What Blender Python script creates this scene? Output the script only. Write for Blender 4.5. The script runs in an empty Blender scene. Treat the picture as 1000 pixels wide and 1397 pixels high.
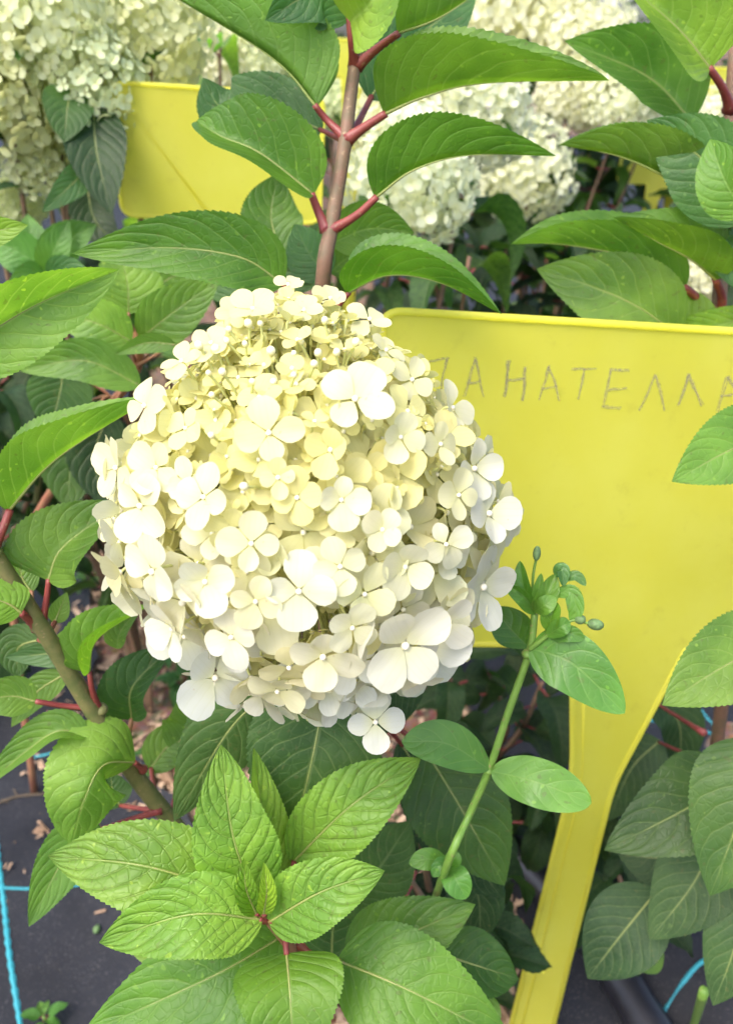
import bpy, math, random
from mathutils import Vector, Matrix
random.seed(11)
R = math.radians
sc = bpy.context.scene
COL = sc.collection

# ------------------------------------------------------------------ camera
PITCH = R(30); CH = 0.82; FPX = 1118.0; CX, CY = 500.0, 698.5
CPOS = Vector((0, 0, CH))
FWD = Vector((0, math.cos(PITCH), -math.sin(PITCH)))
UP = Vector((0, math.sin(PITCH), math.cos(PITCH)))
RT = Vector((1, 0, 0))
cam = bpy.data.cameras.new('camera')
camo = bpy.data.objects.new('camera', cam); COL.objects.link(camo)
camo.location = CPOS; camo.rotation_euler = (math.pi / 2 - PITCH, 0, 0)
cam.sensor_fit = 'VERTICAL'; cam.sensor_height = 36.0
cam.lens = 36.0 * FPX / 1397.0
cam.clip_start = 0.01; cam.clip_end = 400
cam.dof.use_dof = True; cam.dof.focus_distance = 0.325
cam.dof.aperture_fstop = cam.lens / 2.4
sc.camera = camo

# ------------------------------------------------------------------ sky, sun, exposure
SUN_AZ = R(-138)      # measured from +Y towards +X
SUN_EL = R(58)
w = bpy.data.worlds.new('World'); sc.world = w; w.use_nodes = True
nt = w.node_tree; nt.nodes.clear()
sky = nt.nodes.new('ShaderNodeTexSky'); sky.sky_type = 'NISHITA'; sky.sun_disc = False
sky.sun_elevation = SUN_EL; sky.sun_rotation = SUN_AZ
sky.air_density = 0.9; sky.dust_density = 4.2; sky.ozone_density = 0.6
bg = nt.nodes.new('ShaderNodeBackground'); bg.inputs['Strength'].default_value = 0.15
wo = nt.nodes.new('ShaderNodeOutputWorld')
nt.links.new(sky.outputs[0], bg.inputs['Color']); nt.links.new(bg.outputs[0], wo.inputs['Surface'])
sun = bpy.data.lights.new('sun', 'SUN'); sun.energy = 0.8; sun.angle = R(30); sun.color = (1.0, 0.975, 0.93)
suno = bpy.data.objects.new('sun', sun); COL.objects.link(suno)
sdir = Vector((math.sin(SUN_AZ) * math.cos(SUN_EL), math.cos(SUN_AZ) * math.cos(SUN_EL), math.sin(SUN_EL)))
suno.rotation_euler = sdir.to_track_quat('Z', 'Y').to_euler(); suno.location = sdir * 5
sc.view_settings.view_transform = 'Standard'; sc.view_settings.look = 'None'
sc.view_settings.gamma = 1.0; sc.view_settings.exposure = 1.74
sc.render.engine = 'CYCLES'
sc.cycles.use_denoising = True
sc.cycles.max_bounces = 6; sc.cycles.diffuse_bounces = 3; sc.cycles.transmission_bounces = 4; sc.cycles.glossy_bounces = 2
sc.cycles.use_adaptive_sampling = True; sc.cycles.adaptive_threshold = 0.03
sc.cycles.caustics_reflective = False; sc.cycles.caustics_refractive = False

# ------------------------------------------------------------------ helpers
def W(px, py, d):
    return CPOS + FWD * d + RT * ((px - CX) / FPX * d) + UP * ((CY - py) / FPX * d)
def ray(px, py):
    return (FWD + RT * ((px - CX) / FPX) + UP * ((CY - py) / FPX))
def G(px, py, z=0.0):
    r = ray(px, py); t = (z - CH) / r.z
    return CPOS + r * t
def V(*a): return Vector(a)
def rnd(a, b): return random.uniform(a, b)

class MB:
    def __init__(s): s.v = []; s.f = []; s.uv = {}; s.m = []
    def add(s, vs, fs, mat=0, uvs=None):
        o = len(s.v)
        s.v += [tuple(p) for p in vs]
        for f in fs:
            s.f.append([i + o for i in f]); s.m.append(mat)
        if uvs:
            for i, q in enumerate(uvs): s.uv[o + i] = q
    def mesh(s, name, mats, smooth=True, org=None):
        me = bpy.data.meshes.new(name)
        vs = s.v if org is None else [(p[0] - org[0], p[1] - org[1], p[2] - org[2]) for p in s.v]
        me.from_pydata(vs, [], s.f)
        for mt in mats: me.materials.append(mt)
        if len(mats) > 1: me.polygons.foreach_set('material_index', s.m)
        if smooth: me.polygons.foreach_set('use_smooth', [True] * len(s.f))
        if s.uv:
            ul = me.uv_layers.new(name='UVMap')
            li = [0] * len(me.loops); me.loops.foreach_get('vertex_index', li)
            flat = []
            for i in li: flat += list(s.uv.get(i, (0.0, 0.5)))
            ul.data.foreach_set('uv', flat)
        me.update()
        return me

def link(name, me, parent=None, loc=(0, 0, 0), rot=None, color=None):
    o = bpy.data.objects.new(name, me); COL.objects.link(o)
    o.location = loc
    if rot is not None: o.rotation_euler = rot
    if parent is not None: o.parent = parent
    if color is not None: o.color = (color[0], color[1], color[2], 1)
    return o
def tag(o, label=None, cat=None, group=None, kind=None):
    if label: o['label'] = label
    if cat: o['category'] = cat
    if group: o['group'] = group
    if kind: o['kind'] = kind
    return o
def thing(name, loc, label, cat, group=None):
    o = bpy.data.objects.new(name, None); COL.objects.link(o); o.location = loc
    o.empty_display_size = 0.02
    return tag(o, label, cat, group)

def catmull(pts, n):
    P = [Vector(p) for p in pts]
    if len(P) == 2: return [P[0].lerp(P[1], i / n) for i in range(n + 1)]
    P = [P[0] * 2 - P[1]] + P + [P[-1] * 2 - P[-2]]
    seg = len(P) - 3; out = []
    for i in range(n + 1):
        t = i / n * seg; k = min(int(t), seg - 1); t -= k
        a, b, c, d = P[k:k + 4]
        out.append(0.5 * ((2 * b) + (c - a) * t + (2 * a - 5 * b + 4 * c - d) * t * t + (3 * b - a - 3 * c + d) * t ** 3))
    return out

def tube(mb, path, rads, seg=8, mat=0, caps=True):
    n = len(path); vs = []; fs = []
    t0 = (path[1] - path[0]).normalized()
    ref = t0.orthogonal().normalized()
    for i in range(n):
        t = (path[min(i + 1, n - 1)] - path[max(i - 1, 0)]).normalized()
        ref = (ref - t * ref.dot(t)).normalized(); b = t.cross(ref)
        r = rads[i] if hasattr(rads, '__len__') else rads
        for k in range(seg):
            a = 2 * math.pi * k / seg
            vs.append(path[i] + (ref * math.cos(a) + b * math.sin(a)) * r)
    for i in range(n - 1):
        for k in range(seg):
            k2 = (k + 1) % seg
            fs.append([i * seg + k, i * seg + k2, (i + 1) * seg + k2, (i + 1) * seg + k])
    if caps:
        fs.append(list(range(seg))[::-1]); fs.append([(n - 1) * seg + k for k in range(seg)])
    mb.add(vs, fs, mat)

def ball(mb, c, r, mat=0, seg=8, rings=6, axis=None, stretch=1.0):
    ax = (axis or V(0, 0, 1)).normalized(); x = ax.orthogonal().normalized(); y = ax.cross(x)
    vs = [c + ax * (r * stretch)]; fs = []
    for i in range(1, rings):
        th = math.pi * i / rings
        for k in range(seg):
            a = 2 * math.pi * k / seg
            vs.append(c + ax * (r * stretch * math.cos(th)) + (x * math.cos(a) + y * math.sin(a)) * (r * math.sin(th)))
    vs.append(c - ax * (r * stretch)); L = len(vs) - 1
    for k in range(seg):
        k2 = (k + 1) % seg
        fs.append([0, 1 + k, 1 + k2])
        for i in range(rings - 2):
            fs.append([1 + i * seg + k, 1 + (i + 1) * seg + k, 1 + (i + 1) * seg + k2, 1 + i * seg + k2])
        fs.append([L, 1 + (rings - 2) * seg + k2, 1 + (rings - 2) * seg + k])
    mb.add(vs, fs, mat)

# ------------------------------------------------------------------ materials
class N:
    def __init__(s, name):
        s.mat = bpy.data.materials.new(name); s.mat.use_nodes = True
        s.t = s.mat.node_tree; s.t.nodes.clear()
        s.out = s.t.nodes.new('ShaderNodeOutputMaterial')
    def n(s, typ, **kw):
        nd = s.t.nodes.new('ShaderNode' + typ)
        for k, v in kw.items():
            if k.startswith('i_'): nd.inputs[k[2:].replace('_', ' ')].default_value = v
            else: setattr(nd, k, v)
        return nd
    def l(s, a, b): s.t.links.new(a, b)
    def setin(s, nd, key, v):
        if hasattr(v, 'is_output'): s.l(v, nd.inputs[key])
        else: nd.inputs[key].default_value = v
    def math(s, op, a, b=0.0, c=0.0, clamp=False):
        nd = s.n('Math', operation=op, use_clamp=clamp)
        s.setin(nd, 0, a); s.setin(nd, 1, b); s.setin(nd, 2, c)
        return nd.outputs[0]
    def mix(s, f, a, b, blend='MIX'):
        nd = s.n('Mix', data_type='RGBA', blend_type=blend)
        s.setin(nd, 0, f); s.setin(nd, 6, a); s.setin(nd, 7, b)
        return nd.outputs[2]
    def ramp(s, v, a, b, c=0.0, d=1.0):
        nd = s.n('MapRange', interpolation_type='SMOOTHSTEP')
        s.setin(nd, 0, v); nd.inputs[1].default_value = a; nd.inputs[2].default_value = b
        nd.inputs[3].default_value = c; nd.inputs[4].default_value = d
        return nd.outputs[0]
    def noise(s, scale, detail=3.0, rough=0.55, vec=None):
        nd = s.n('TexNoise'); nd.inputs['Scale'].default_value = scale
        nd.inputs['Detail'].default_value = detail; nd.inputs['Roughness'].default_value = rough
        if vec is not None: s.l(vec, nd.inputs['Vector'])
        return nd
    def objco(s): return s.n('TexCoord').outputs['Object']
    def principled(s, color, rough=0.5, spec=0.5, bump=None, bstr=0.3, bdist=0.001):
        p = s.n('BsdfPrincipled')
        s.setin(p, 'Base Color', color); s.setin(p, 'Roughness', rough); s.setin(p, 'Specular IOR Level', spec)
        if bump is not None:
            b = s.n('Bump'); b.inputs['Strength'].default_value = bstr; b.inputs['Distance'].default_value = bdist
            s.l(bump, b.inputs['Height']); s.l(b.outputs[0], p.inputs['Normal'])
        return p
    def done(s, sh): s.l(sh, s.out.inputs['Surface']); return s.mat

def rgb(*c): return (c[0], c[1], c[2], 1.0)

def mat_leaf(name, trans=0.4, rough=0.42, vein=0.5, nveins=8.0, bstr=0.55, spec=0.5):
    m = N(name)
    uv = m.n('SeparateXYZ'); m.l(m.n('UVMap').outputs[0], uv.inputs[0])
    u = uv.outputs[0]
    a = m.math('ABSOLUTE', m.math('MULTIPLY_ADD', uv.outputs[1], 2.0, -1.0))
    oi = m.n('ObjectInfo')
    # wobble so the veins are not ruled lines
    oc = m.objco()
    off = m.n('VectorMath', operation='ADD'); m.l(oc, off.inputs[0]); m.l(oi.outputs['Random'], off.inputs[1])
    wob = m.noise(60.0, 1.0, vec=off.outputs[0]).outputs['Fac']
    s1 = m.math('SUBTRACT', u, m.math('MULTIPLY', a, 0.20))
    s1 = m.math('SUBTRACT', s1, m.math('MULTIPLY', m.math('MULTIPLY', a, a), 0.13))
    s1 = m.math('ADD', s1, m.math('MULTIPLY', wob, 0.075))
    ph = m.math('FRACT', m.math('MULTIPLY', s1, nveins))
    dv = m.math('MINIMUM', ph, m.math('SUBTRACT', 1.0, ph))
    lat = m.ramp(dv, 0.015, 0.085, 1.0, 0.0)
    lat = m.math('MULTIPLY', lat, m.ramp(a, 0.75, 1.0, 1.0, 0.15))
    mid = m.ramp(a, 0.015, 0.06, 1.0, 0.0)
    vor = m.n('TexVoronoi', feature='DISTANCE_TO_EDGE'); vor.inputs['Scale'].default_value = 210.0
    m.l(off.outputs[0], vor.inputs['Vector'])
    ret = m.ramp(vor.outputs['Distance'], 0.0, 0.12, 1.0, 0.0)
    vm = m.math('MAXIMUM', m.math('MULTIPLY', lat, 0.75), mid)
    vm2 = m.math('MAXIMUM', vm, m.math('MULTIPLY', ret, 0.2))
    big = m.noise(28.0, 2.0, 0.6, off.outputs[0]).outputs['Fac']
    base = oi.outputs['Color']
    dark = m.mix(1.0, base, rgb(0.62, 0.72, 0.6), 'MULTIPLY')
    lite = m.mix(1.0, base, rgb(1.25, 1.18, 1.05), 'MULTIPLY')
    col = m.mix(m.ramp(big, 0.3, 0.72), dark, lite)
    spk = m.noise(330.0, 0.0, 0.5, off.outputs[0]).outputs['Fac']
    col = m.mix(m.ramp(spk, 0.74, 0.80, 0.0, 0.35), col, rgb(0.09, 0.09, 0.03))
    yel = m.noise(11.0, 2.0, 0.6, off.outputs[0]).outputs['Fac']
    col = m.mix(m.ramp(yel, 0.52, 0.78, 0.0, 0.3), col, m.mix(1.0, base, rgb(1.5, 1.2, 0.8), 'MULTIPLY'))
    col = m.mix(m.ramp(spk, 0.19, 0.24, 0.5, 0.0), col, m.mix(1.0, base, rgb(2.0, 1.6, 1.4), 'MULTIPLY'))
    vcol = m.mix(0.55, base, rgb(0.42, 0.50, 0.20))
    col2 = m.mix(m.math('MULTIPLY', vm2, vein), col, vcol)
    hgt = m.math('SUBTRACT', m.math('MULTIPLY', m.ramp(dv, 0.0, 0.35), 0.6), m.math('ADD', m.math('MULTIPLY', vm, 0.9), m.math('MULTIPLY', ret, 0.3)))
    p = m.principled(col2, rough, spec, hgt, bstr, 0.0009)
    tr = m.n('BsdfTranslucent')
    tcol = m.mix(1.0, col, rgb(1.8, 1.8, 0.7), 'MULTIPLY')
    tcol = m.mix(m.math('MULTIPLY', vm, 0.5), tcol, m.mix(1.0, base, rgb(3.0, 2.4, 1.6), 'MULTIPLY'))
    m.l(tcol, tr.inputs['Color'])
    mx = m.n('MixShader'); mx.inputs[0].default_value = trans
    m.l(p.outputs[0], mx.inputs[1]); m.l(tr.outputs[0], mx.inputs[2])
    return m.done(mx.outputs[0])

def mat_petal(name, trans=0.50):
    m = N(name)
    uv = m.n('SeparateXYZ'); m.l(m.n('UVMap').outputs[0], uv.inputs[0])
    u = uv.outputs[0]
    a = m.math('ABSOLUTE', m.math('MULTIPLY_ADD', uv.outputs[1], 2.0, -1.0))
    oi = m.n('ObjectInfo'); oc = m.objco()
    base = oi.outputs['Color']
    # greenish-yellow claw, whiter rim
    col = m.mix(m.ramp(u, 0.05, 0.6), m.mix(0.5, base, rgb(0.78, 0.78, 0.36)), base)
    nz = m.noise(60.0, 3.0, vec=oc).outputs['Fac']
    col = m.mix(m.ramp(nz, 0.35, 0.7, 0.0, 0.25), col, m.mix(1.0, base, rgb(0.96, 0.96, 0.82), 'MULTIPLY'))
    spk = m.noise(420.0, 1.0, vec=oc).outputs['Fac']
    col = m.mix(m.ramp(spk, 0.745, 0.79, 0.0, 0.45), col, rgb(0.55, 0.42, 0.2))
    col = m.mix(m.math('MULTIPLY', m.ramp(u, 0.90, 0.985), m.ramp(nz, 0.56, 0.66, 0.0, 0.4)), col, rgb(0.50, 0.38, 0.20))
    # fan of fine veins
    at = m.math('ADD', m.math('MULTIPLY', m.math('MULTIPLY_ADD', uv.outputs[1], 2.0, -1.0), 17.0), m.math('MULTIPLY', nz, 9.0))
    vn = m.math('SINE', at)
    col = m.mix(m.ramp(vn, 0.6, 1.0, 0.0, 0.30), col, m.mix(1.0, col, rgb(0.93, 0.93, 0.84), 'MULTIPLY'))
    hgt = m.math('ADD', m.math('MULTIPLY', vn, 0.06), m.noise(240.0, 2.0, vec=oc).outputs['Fac'])
    p = m.principled(col, 0.55, 0.25, hgt, 0.15, 0.0006)
    tr = m.n('BsdfTranslucent'); m.l(m.mix(1.0, col, rgb(1.0, 0.99, 0.86), 'MULTIPLY'), tr.inputs['Color'])
    mx = m.n('MixShader'); mx.inputs[0].default_value = trans
    m.l(p.outputs[0], mx.inputs[1]); m.l(tr.outputs[0], mx.inputs[2])
    return m.done(mx.outputs[0])

def mat_bark(name, c1, c2, rough=0.6, scale=120.0):
    m = N(name); oc = m.objco()
    nz = m.noise(scale, 4.0, 0.6, oc).outputs['Fac']
    lent = m.noise(420.0, 1.0, 0.5, oc).outputs['Fac']
    col = m.mix(m.ramp(nz, 0.3, 0.7), rgb(*c1), rgb(*c2))
    col = m.mix(m.ramp(lent, 0.66, 0.72, 0.0, 0.6), col, rgb(0.25, 0.18, 0.10))
    p = m.principled(col, rough, 0.4, nz, 0.35, 0.0008)
    return m.done(p.outputs[0])

def mat_plain(name, c, rough=0.5, spec=0.5, var=0.25, scale=200.0, trans=0.0, bdist=0.0006):
    m = N(name); oc = m.objco()
    nz = m.noise(scale, 3.0, 0.6, oc).outputs['Fac']
    col = m.mix(m.ramp(nz, 0.3, 0.7), rgb(*[x * (1 - var) for x in c]), rgb(*[min(1, x * (1 + var)) for x in c]))
    p = m.principled(col, rough, spec, nz, 0.3, bdist)
    if not trans: return m.done(p.outputs[0])
    tr = m.n('BsdfTranslucent'); m.l(col, tr.inputs['Color'])
    mx = m.n('MixShader'); mx.inputs[0].default_value = trans
    m.l(p.outputs[0], mx.inputs[1]); m.l(tr.outputs[0], mx.inputs[2])
    return m.done(mx.outputs[0])

def mat_plastic():
    m = N('yellow_plastic'); oc = m.objco()
    n1 = m.noise(14.0, 4.0, 0.6, oc).outputs['Fac']
    n2 = m.noise(420.0, 3.0, 0.6, oc).outputs['Fac']
    col = m.mix(m.ramp(n1, 0.3, 0.75), rgb(0.86, 0.83, 0.15), rgb(0.90, 0.88, 0.21))
    dirt = m.noise(55.0, 6.0, 0.7, oc).outputs['Fac']
    col = m.mix(m.ramp(dirt, 0.55, 0.85, 0.0, 0.35), col, rgb(0.42, 0.34, 0.07))
    p = m.principled(col, m.ramp(n1, 0.2, 0.8, 0.32, 0.5), 0.5, n2, 0.12, 0.0005)
    tr = m.n('BsdfTranslucent'); m.l(m.mix(0.35, col, rgb(0.98, 0.97, 0.30)), tr.inputs['Color'])
    mx = m.n('MixShader'); mx.inputs[0].default_value = 0.72
    m.l(p.outputs[0], mx.inputs[1]); m.l(tr.outputs[0], mx.inputs[2])
    return m.done(mx.outputs[0])

def mat_pencil():
    m = N('pencil_graphite'); oc = m.objco()
    nz = m.noise(1500.0, 3.0, 0.7, oc).outputs['Fac']
    p = m.principled(rgb(0.30, 0.28, 0.15), 0.6, 0.3)
    tp = m.n('BsdfTransparent')
    mx = m.n('MixShader'); m.l(m.ramp(nz, 0.36, 0.66, 0.12, 0.72), mx.inputs[0])
    m.l(tp.outputs[0], mx.inputs[1]); m.l(p.outputs[0], mx.inputs[2])
    return m.done(mx.outputs[0])

def mat_fabric():
    m = N('woven_ground_fabric'); oc = m.objco()
    sp = m.n('SeparateXYZ'); m.l(oc, sp.inputs[0])
    fx = m.math('SINE', m.math('MULTIPLY', sp.outputs[0], 2000.0))
    fy = m.math('SINE', m.math('MULTIPLY', sp.outputs[1], 2000.0))
    wv = m.math('MULTIPLY', fx, fy)
    n1 = m.noise(9.0, 5.0, 0.65, oc).outputs['Fac']
    n2 = m.noise(90.0, 5.0, 0.7, oc).outputs['Fac']
    col = m.mix(m.ramp(n1, 0.3, 0.7), rgb(0.005, 0.0055, 0.008), rgb(0.010, 0.011, 0.015))
    col = m.mix(m.ramp(n2, 0.55, 0.8, 0.0, 0.35), col, rgb(0.036, 0.034, 0.033))
    col = m.mix(m.ramp(wv, -0.6, 0.6, 0.0, 0.6), col, m.mix(1.0, col, rgb(2.4, 2.4, 2.4), 'MULTIPLY'))
    dst = m.noise(520.0, 1.0, 0.5, oc).outputs['Fac']
    col = m.mix(m.math('MULTIPLY', m.ramp(dst, 0.62, 0.72), m.ramp(n1, 0.35, 0.65, 0.25, 0.8)), col, rgb(0.10, 0.095, 0.095))
    h = m.math('ADD', m.math('MULTIPLY', wv, 0.5), n2)
    p = m.principled(col, m.ramp(n1, 0.2, 0.8, 0.55, 0.7), 0.3, h, 0.6, 0.0006)
    return m.done(p.outputs[0])

def mat_soil():
    m = N('soil_and_fine_mulch'); oc = m.objco()
    v = m.n('TexVoronoi'); v.inputs['Scale'].default_value = 130.0; m.l(oc, v.inputs['Vector'])
    n1 = m.noise(30.0, 6.0, 0.7, oc).outputs['Fac']
    col = m.mix(m.ramp(n1, 0.3, 0.7), rgb(0.085, 0.052, 0.034), rgb(0.24, 0.155, 0.105))
    col = m.mix(0.5, col, m.mix(1.0, col, v.outputs['Color'], 'MULTIPLY'))
    p = m.principled(col, 0.9, 0.2, n1, 0.9, 0.006)
    return m.done(p.outputs[0])

def mat_chip():
    m = N('wood_chip'); oc = m.objco()
    v = m.n('TexVoronoi'); v.inputs['Scale'].default_value = 55.0; m.l(oc, v.inputs['Vector'])
    bw = m.n('SeparateColor'); m.l(v.outputs['Color'], bw.inputs[0])
    n1 = m.noise(300.0, 4.0, 0.6, oc).outputs['Fac']
    col = m.mix(bw.outputs[0], rgb(0.21, 0.13, 0.08), rgb(0.50, 0.36, 0.25))
    col = m.mix(m.ramp(n1, 0.35, 0.75, 0.0, 0.6), col, rgb(0.13, 0.08, 0.05))
    p = m.principled(col, 0.85, 0.2, n1, 0.5, 0.0015)
    return m.done(p.outputs[0])

M_LEAF = mat_leaf('hydrangea_leaf', 0.48, 0.46, 0.28, 8.0, 0.42, 0.4)
M_YOUNG = mat_leaf('young_hydrangea_leaf', 0.42, 0.46, 0.25, 8.0, 0.8, 0.4)
M_OLD = mat_leaf('old_hydrangea_leaf', 0.25, 0.55, 0.3, 9.0, 0.35, 0.28)
M_WEED = mat_leaf('weed_leaf', 0.35, 0.45, 0.22, 5.0, 0.25)
M_PETAL = mat_petal('petal')
M_EYE = mat_plain('floret_eye', (0.82, 0.78, 0.62), 0.5, 0.3, 0.12, 300, 0.2)
M_STALK = mat_plain('pale_flower_stalk', (0.62, 0.64, 0.26), 0.5, 0.3, 0.15, 200, 0.25)
M_BUD = mat_plain('flower_bud', (0.84, 0.80, 0.50), 0.45, 0.35, 0.12, 500, 0.2)
M_STEM = mat_bark('brown_stem', (0.115, 0.085, 0.045), (0.18, 0.095, 0.06))
M_GSTEM = mat_bark('olive_stem', (0.085, 0.105, 0.03), (0.15, 0.14, 0.05))
M_RED = mat_bark('red_petiole', (0.15, 0.022, 0.024), (0.22, 0.05, 0.04), 0.45, 60)
M_REDB = mat_bark('pinkish_petiole', (0.25, 0.09, 0.06), (0.30, 0.16, 0.08), 0.45, 60)
M_RIB = mat_bark('green_midrib', (0.17, 0.22, 0.05), (0.24, 0.26, 0.08), 0.45, 60)
M_WSTEM = mat_bark('weed_stem', (0.10, 0.20, 0.03), (0.15, 0.27, 0.05), 0.45, 80)
M_PLASTIC = mat_plastic(); M_PENCIL = mat_pencil()
M_FAB = mat_fabric(); M_SOIL = mat_soil(); M_CHIP = mat_chip()
M_TEAL = mat_plain('teal_yarn', (0.03, 0.25, 0.30), 0.6, 0.3, 0.4, 900)
M_PIPE = mat_plain('black_polythene', (0.012, 0.012, 0.016), 0.38, 0.5, 0.3, 60)
M_TRUNK = mat_bark('tree_bark', (0.06, 0.045, 0.03), (0.12, 0.09, 0.06), 0.9, 20)
M_WBUD = mat_plain('weed_bud', (0.11, 0.19, 0.07), 0.55, 0.3, 0.25, 400, 0.1)

# leaf colours (linear; two carry gap shade or sky sheen)
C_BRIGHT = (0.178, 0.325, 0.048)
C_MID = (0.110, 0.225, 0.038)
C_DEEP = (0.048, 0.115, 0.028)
C_DARK = (0.020, 0.054, 0.016)  # old-leaf green deepened so the shade of the gaps is in the colour
C_SKYSHEEN = (0.060, 0.150, 0.050)  # bluer green: sky reflection on leaf tops put into the colour
def jit(c, a=0.14):
    k = rnd(1 - a, 1 + a)
    return (c[0] * k * rnd(1 - a, 1 + a), c[1] * k, c[2] * k * rnd(1 - a, 1 + a))

# ------------------------------------------------------------------ leaf geometry
def ang(th, t):
    return R(th[0] + (th[1] - th[0]) * t) if isinstance(th, tuple) else R(th)

def leaf_mesh(name, mid, width, thL, thR, viewer, mats, rows=102, cols=6, a=0.62, b=0.95,
              teeth=34, tooth=0.032, quilt=0.0, wave=0.0, curl=0.0, org=None, nveins=8):
    """mid: midrib points base to tip; width in metres; thL / thR: how far each half is turned
    out of the plane that faces `viewer` (degrees)."""
    pm = catmull(mid, rows)
    mb = MB(); vs = []; uvs = []; fs = []
    umax = a / (a + b); nrm = umax ** a * (1 - umax) ** b
    tot = 2 * cols + 1; ph0 = rnd(0, 6); q1, q2 = rnd(0, 6), rnd(0, 6)
    S = None
    for i in range(rows + 1):
        u = i / rows; p = pm[i]
        T = (pm[min(i + 1, rows)] - pm[max(i - 1, 0)]).normalized()
        vd = (viewer - p).normalized()
        S0 = T.cross(vd)
        if S0.length < 0.15 and S is not None: S0 = S - T * S.dot(T)
        S0.normalize(); S = S0
        N0 = S0.cross(T)
        hw = 0.5 * width * ((u ** a) * ((1 - u) ** b) / nrm if 0 < u < 1 else 0.0)
        hw = max(hw, width * 0.004)
        tp = (u * teeth) % 1.0
        for j in range(-cols, cols + 1):
            v = j / cols; av = abs(v)
            th = ang(thR if v > 0 else thL, u) + R(curl) * av * av
            c, s = math.cos(th), math.sin(th)
            sgn = 1 if v > 0 else -1
            r = hw * av
            if abs(j) == cols and tooth: r *= 1 + tooth * (tp * 1.6 - 0.5) * (1.0 if 0.04 < u < 0.97 else 0)
            d = S0 * (sgn * c) + N0 * s
            nn = N0 * c - S0 * (sgn * s)
            q = p + d * r
            if abs(j) == cols and tooth: q = q + T * (hw * tooth * 0.9 * tp)
            sv = (u - 0.20 * av - 0.13 * av * av + .02 * math.sin(9 * v + q1) + .015 * math.sin(14 * u + 5 * v + q2)) * nveins + (0.37 if v > 0 else 0)
            qa = .75 + .5 * math.sin(11 * u + 6 * v + q2) * math.sin(7 * v + q1)
            f = sv - math.floor(sv); dd = min(f, 1 - f) * 2
            q = q + nn * (quilt * qa * width * (dd ** 0.6) * min(1, av * 3) * (1 - av ** 4) * math.sin(math.pi * min(1, u * 1.02)))
            q = q + nn * (wave * width * av * av * math.sin(u * 13 + ph0 + (1.5 if v > 0 else 0)))
            vs.append(q); uvs.append((u, v * 0.5 + 0.5))
    for i in range(rows):
        for j in range(tot - 1):
            k = i * tot + j
            fs.append([k, k + 1, k + tot + 1, k + tot])
    mb.add(vs, fs, 0, uvs)
    return mb.mesh(name, mats, org=org)

def P3(pts, d=None):
    return [W(p[0], p[1], p[2] if len(p) > 2 else d) for p in pts]

def hero_leaf(plant, pts, w_px, thL=5, thR=5, color=C_MID, mat=None, d=None, pet=None, petr=0.0016, petmat=None, ribmat=None, **kw):
    """one leaf set in place; pts in picture pixels + metres from the camera plane; pet: stalk path back to the stem."""
    mid = P3(pts, d)
    md = (pts[1][2] if len(pts[1]) > 2 else d)
    base = mid[0]
    me = leaf_mesh('leaf', mid, w_px * md / FPX, thL, thR, CPOS, [mat or M_LEAF], org=base, **kw)
    lo = base - plant.location
    o = link('leaf', me, plant, lo, color=jit(color, 0.08))
    if pet:
        pp = [base + (mid[1] - base) * 0.05] + [W(q[0], q[1], q[2] if len(q) > 2 else (d or pts[0][2])) for q in pet]
        path = catmull(pp, 10)
        mb = MB(); n = len(path)
        tube(mb, path, [petr * (0.82 + 0.25 * (i / (n - 1)) + 0.75 * (i / (n - 1)) ** 6) for i in range(n)], 8)
        link('petiole', mb.mesh('petiole', [petmat or M_RED], org=base), o)
        # midrib ridge running on into the blade
        mb = MB(); ln = catmull(mid, 24)[:20]
        tube(mb, ln, [petr * 0.40 * (1 - 0.9 * i / 19) for i in range(20)], 6)
        link('midrib', mb.mesh('midrib', [ribmat or M_RIB], org=base), o)
    return o

def stem(plant, pts, r0, r1, mat, name='stem', seg=10, wob=0.0):
    path = catmull(pts, 28); n = len(path)
    if wob: path = [p + V(rnd(-wob, wob), rnd(-wob, wob), 0) for p in path]
    mb = MB(); tube(mb, path, [r0 + (r1 - r0) * i / (n - 1) for i in range(n)], seg)
    return link(name, mb.mesh(name, [mat], org=plant.location), plant)

def node_ring(plant, p, r, mat):
    mb = MB(); ball(mb, p, r, 0, 10, 6, None, 0.7)
    return link('node', mb.mesh('node', [mat], org=plant.location), plant)

# generic leaves for plants further back (shared meshes, leaf along +Y, top up, stalk included)
def generic_leaf(k, rows=22, cols=3, droop=0.3, fold=25, wd=0.5):
    mid = []
    for i in range(4):
        t = i / 3; mid.append(V(rnd(-.03, .03) * t, 0.18 + t * 0.82 * math.cos(droop * t), -0.45 * droop * t * t * 1.6 + 0.06 * math.sin(3 * t)))
    me = leaf_mesh('generic_leaf', mid, wd, fold, fold + rnd(-8, 8), V(0, 0.5, 8), [M_LEAF, M_RED], rows, cols,
                   0.6, 0.95, 11, 0.07, 0.004, 0.05, rnd(-10, 15))
    mb = MB()
    mb.v = [tuple(v.co) for v in me.vertices]; mb.f = [list(p.vertices) for p in me.polygons]; mb.m = [0] * len(mb.f)
    uvl = me.uv_layers[0].data
    for p in me.polygons:
        for li, vi in zip(p.loop_indices, p.vertices): mb.uv[vi] = tuple(uvl[li].uv)
    tube(mb, [V(0, 0, -0.03), V(0, 0.1, 0.0), V(mid[0].x, mid[0].y + .02, mid[0].z)], 0.016, 5, 1, False)
    return mb.mesh('background_leaf_%d' % k, [M_LEAF, M_RED])
GEN = [generic_leaf(k, droop=rnd(0.1, 1.1), fold=rnd(8, 38), wd=rnd(0.42, 0.56)) for k in range(7)]

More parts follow.
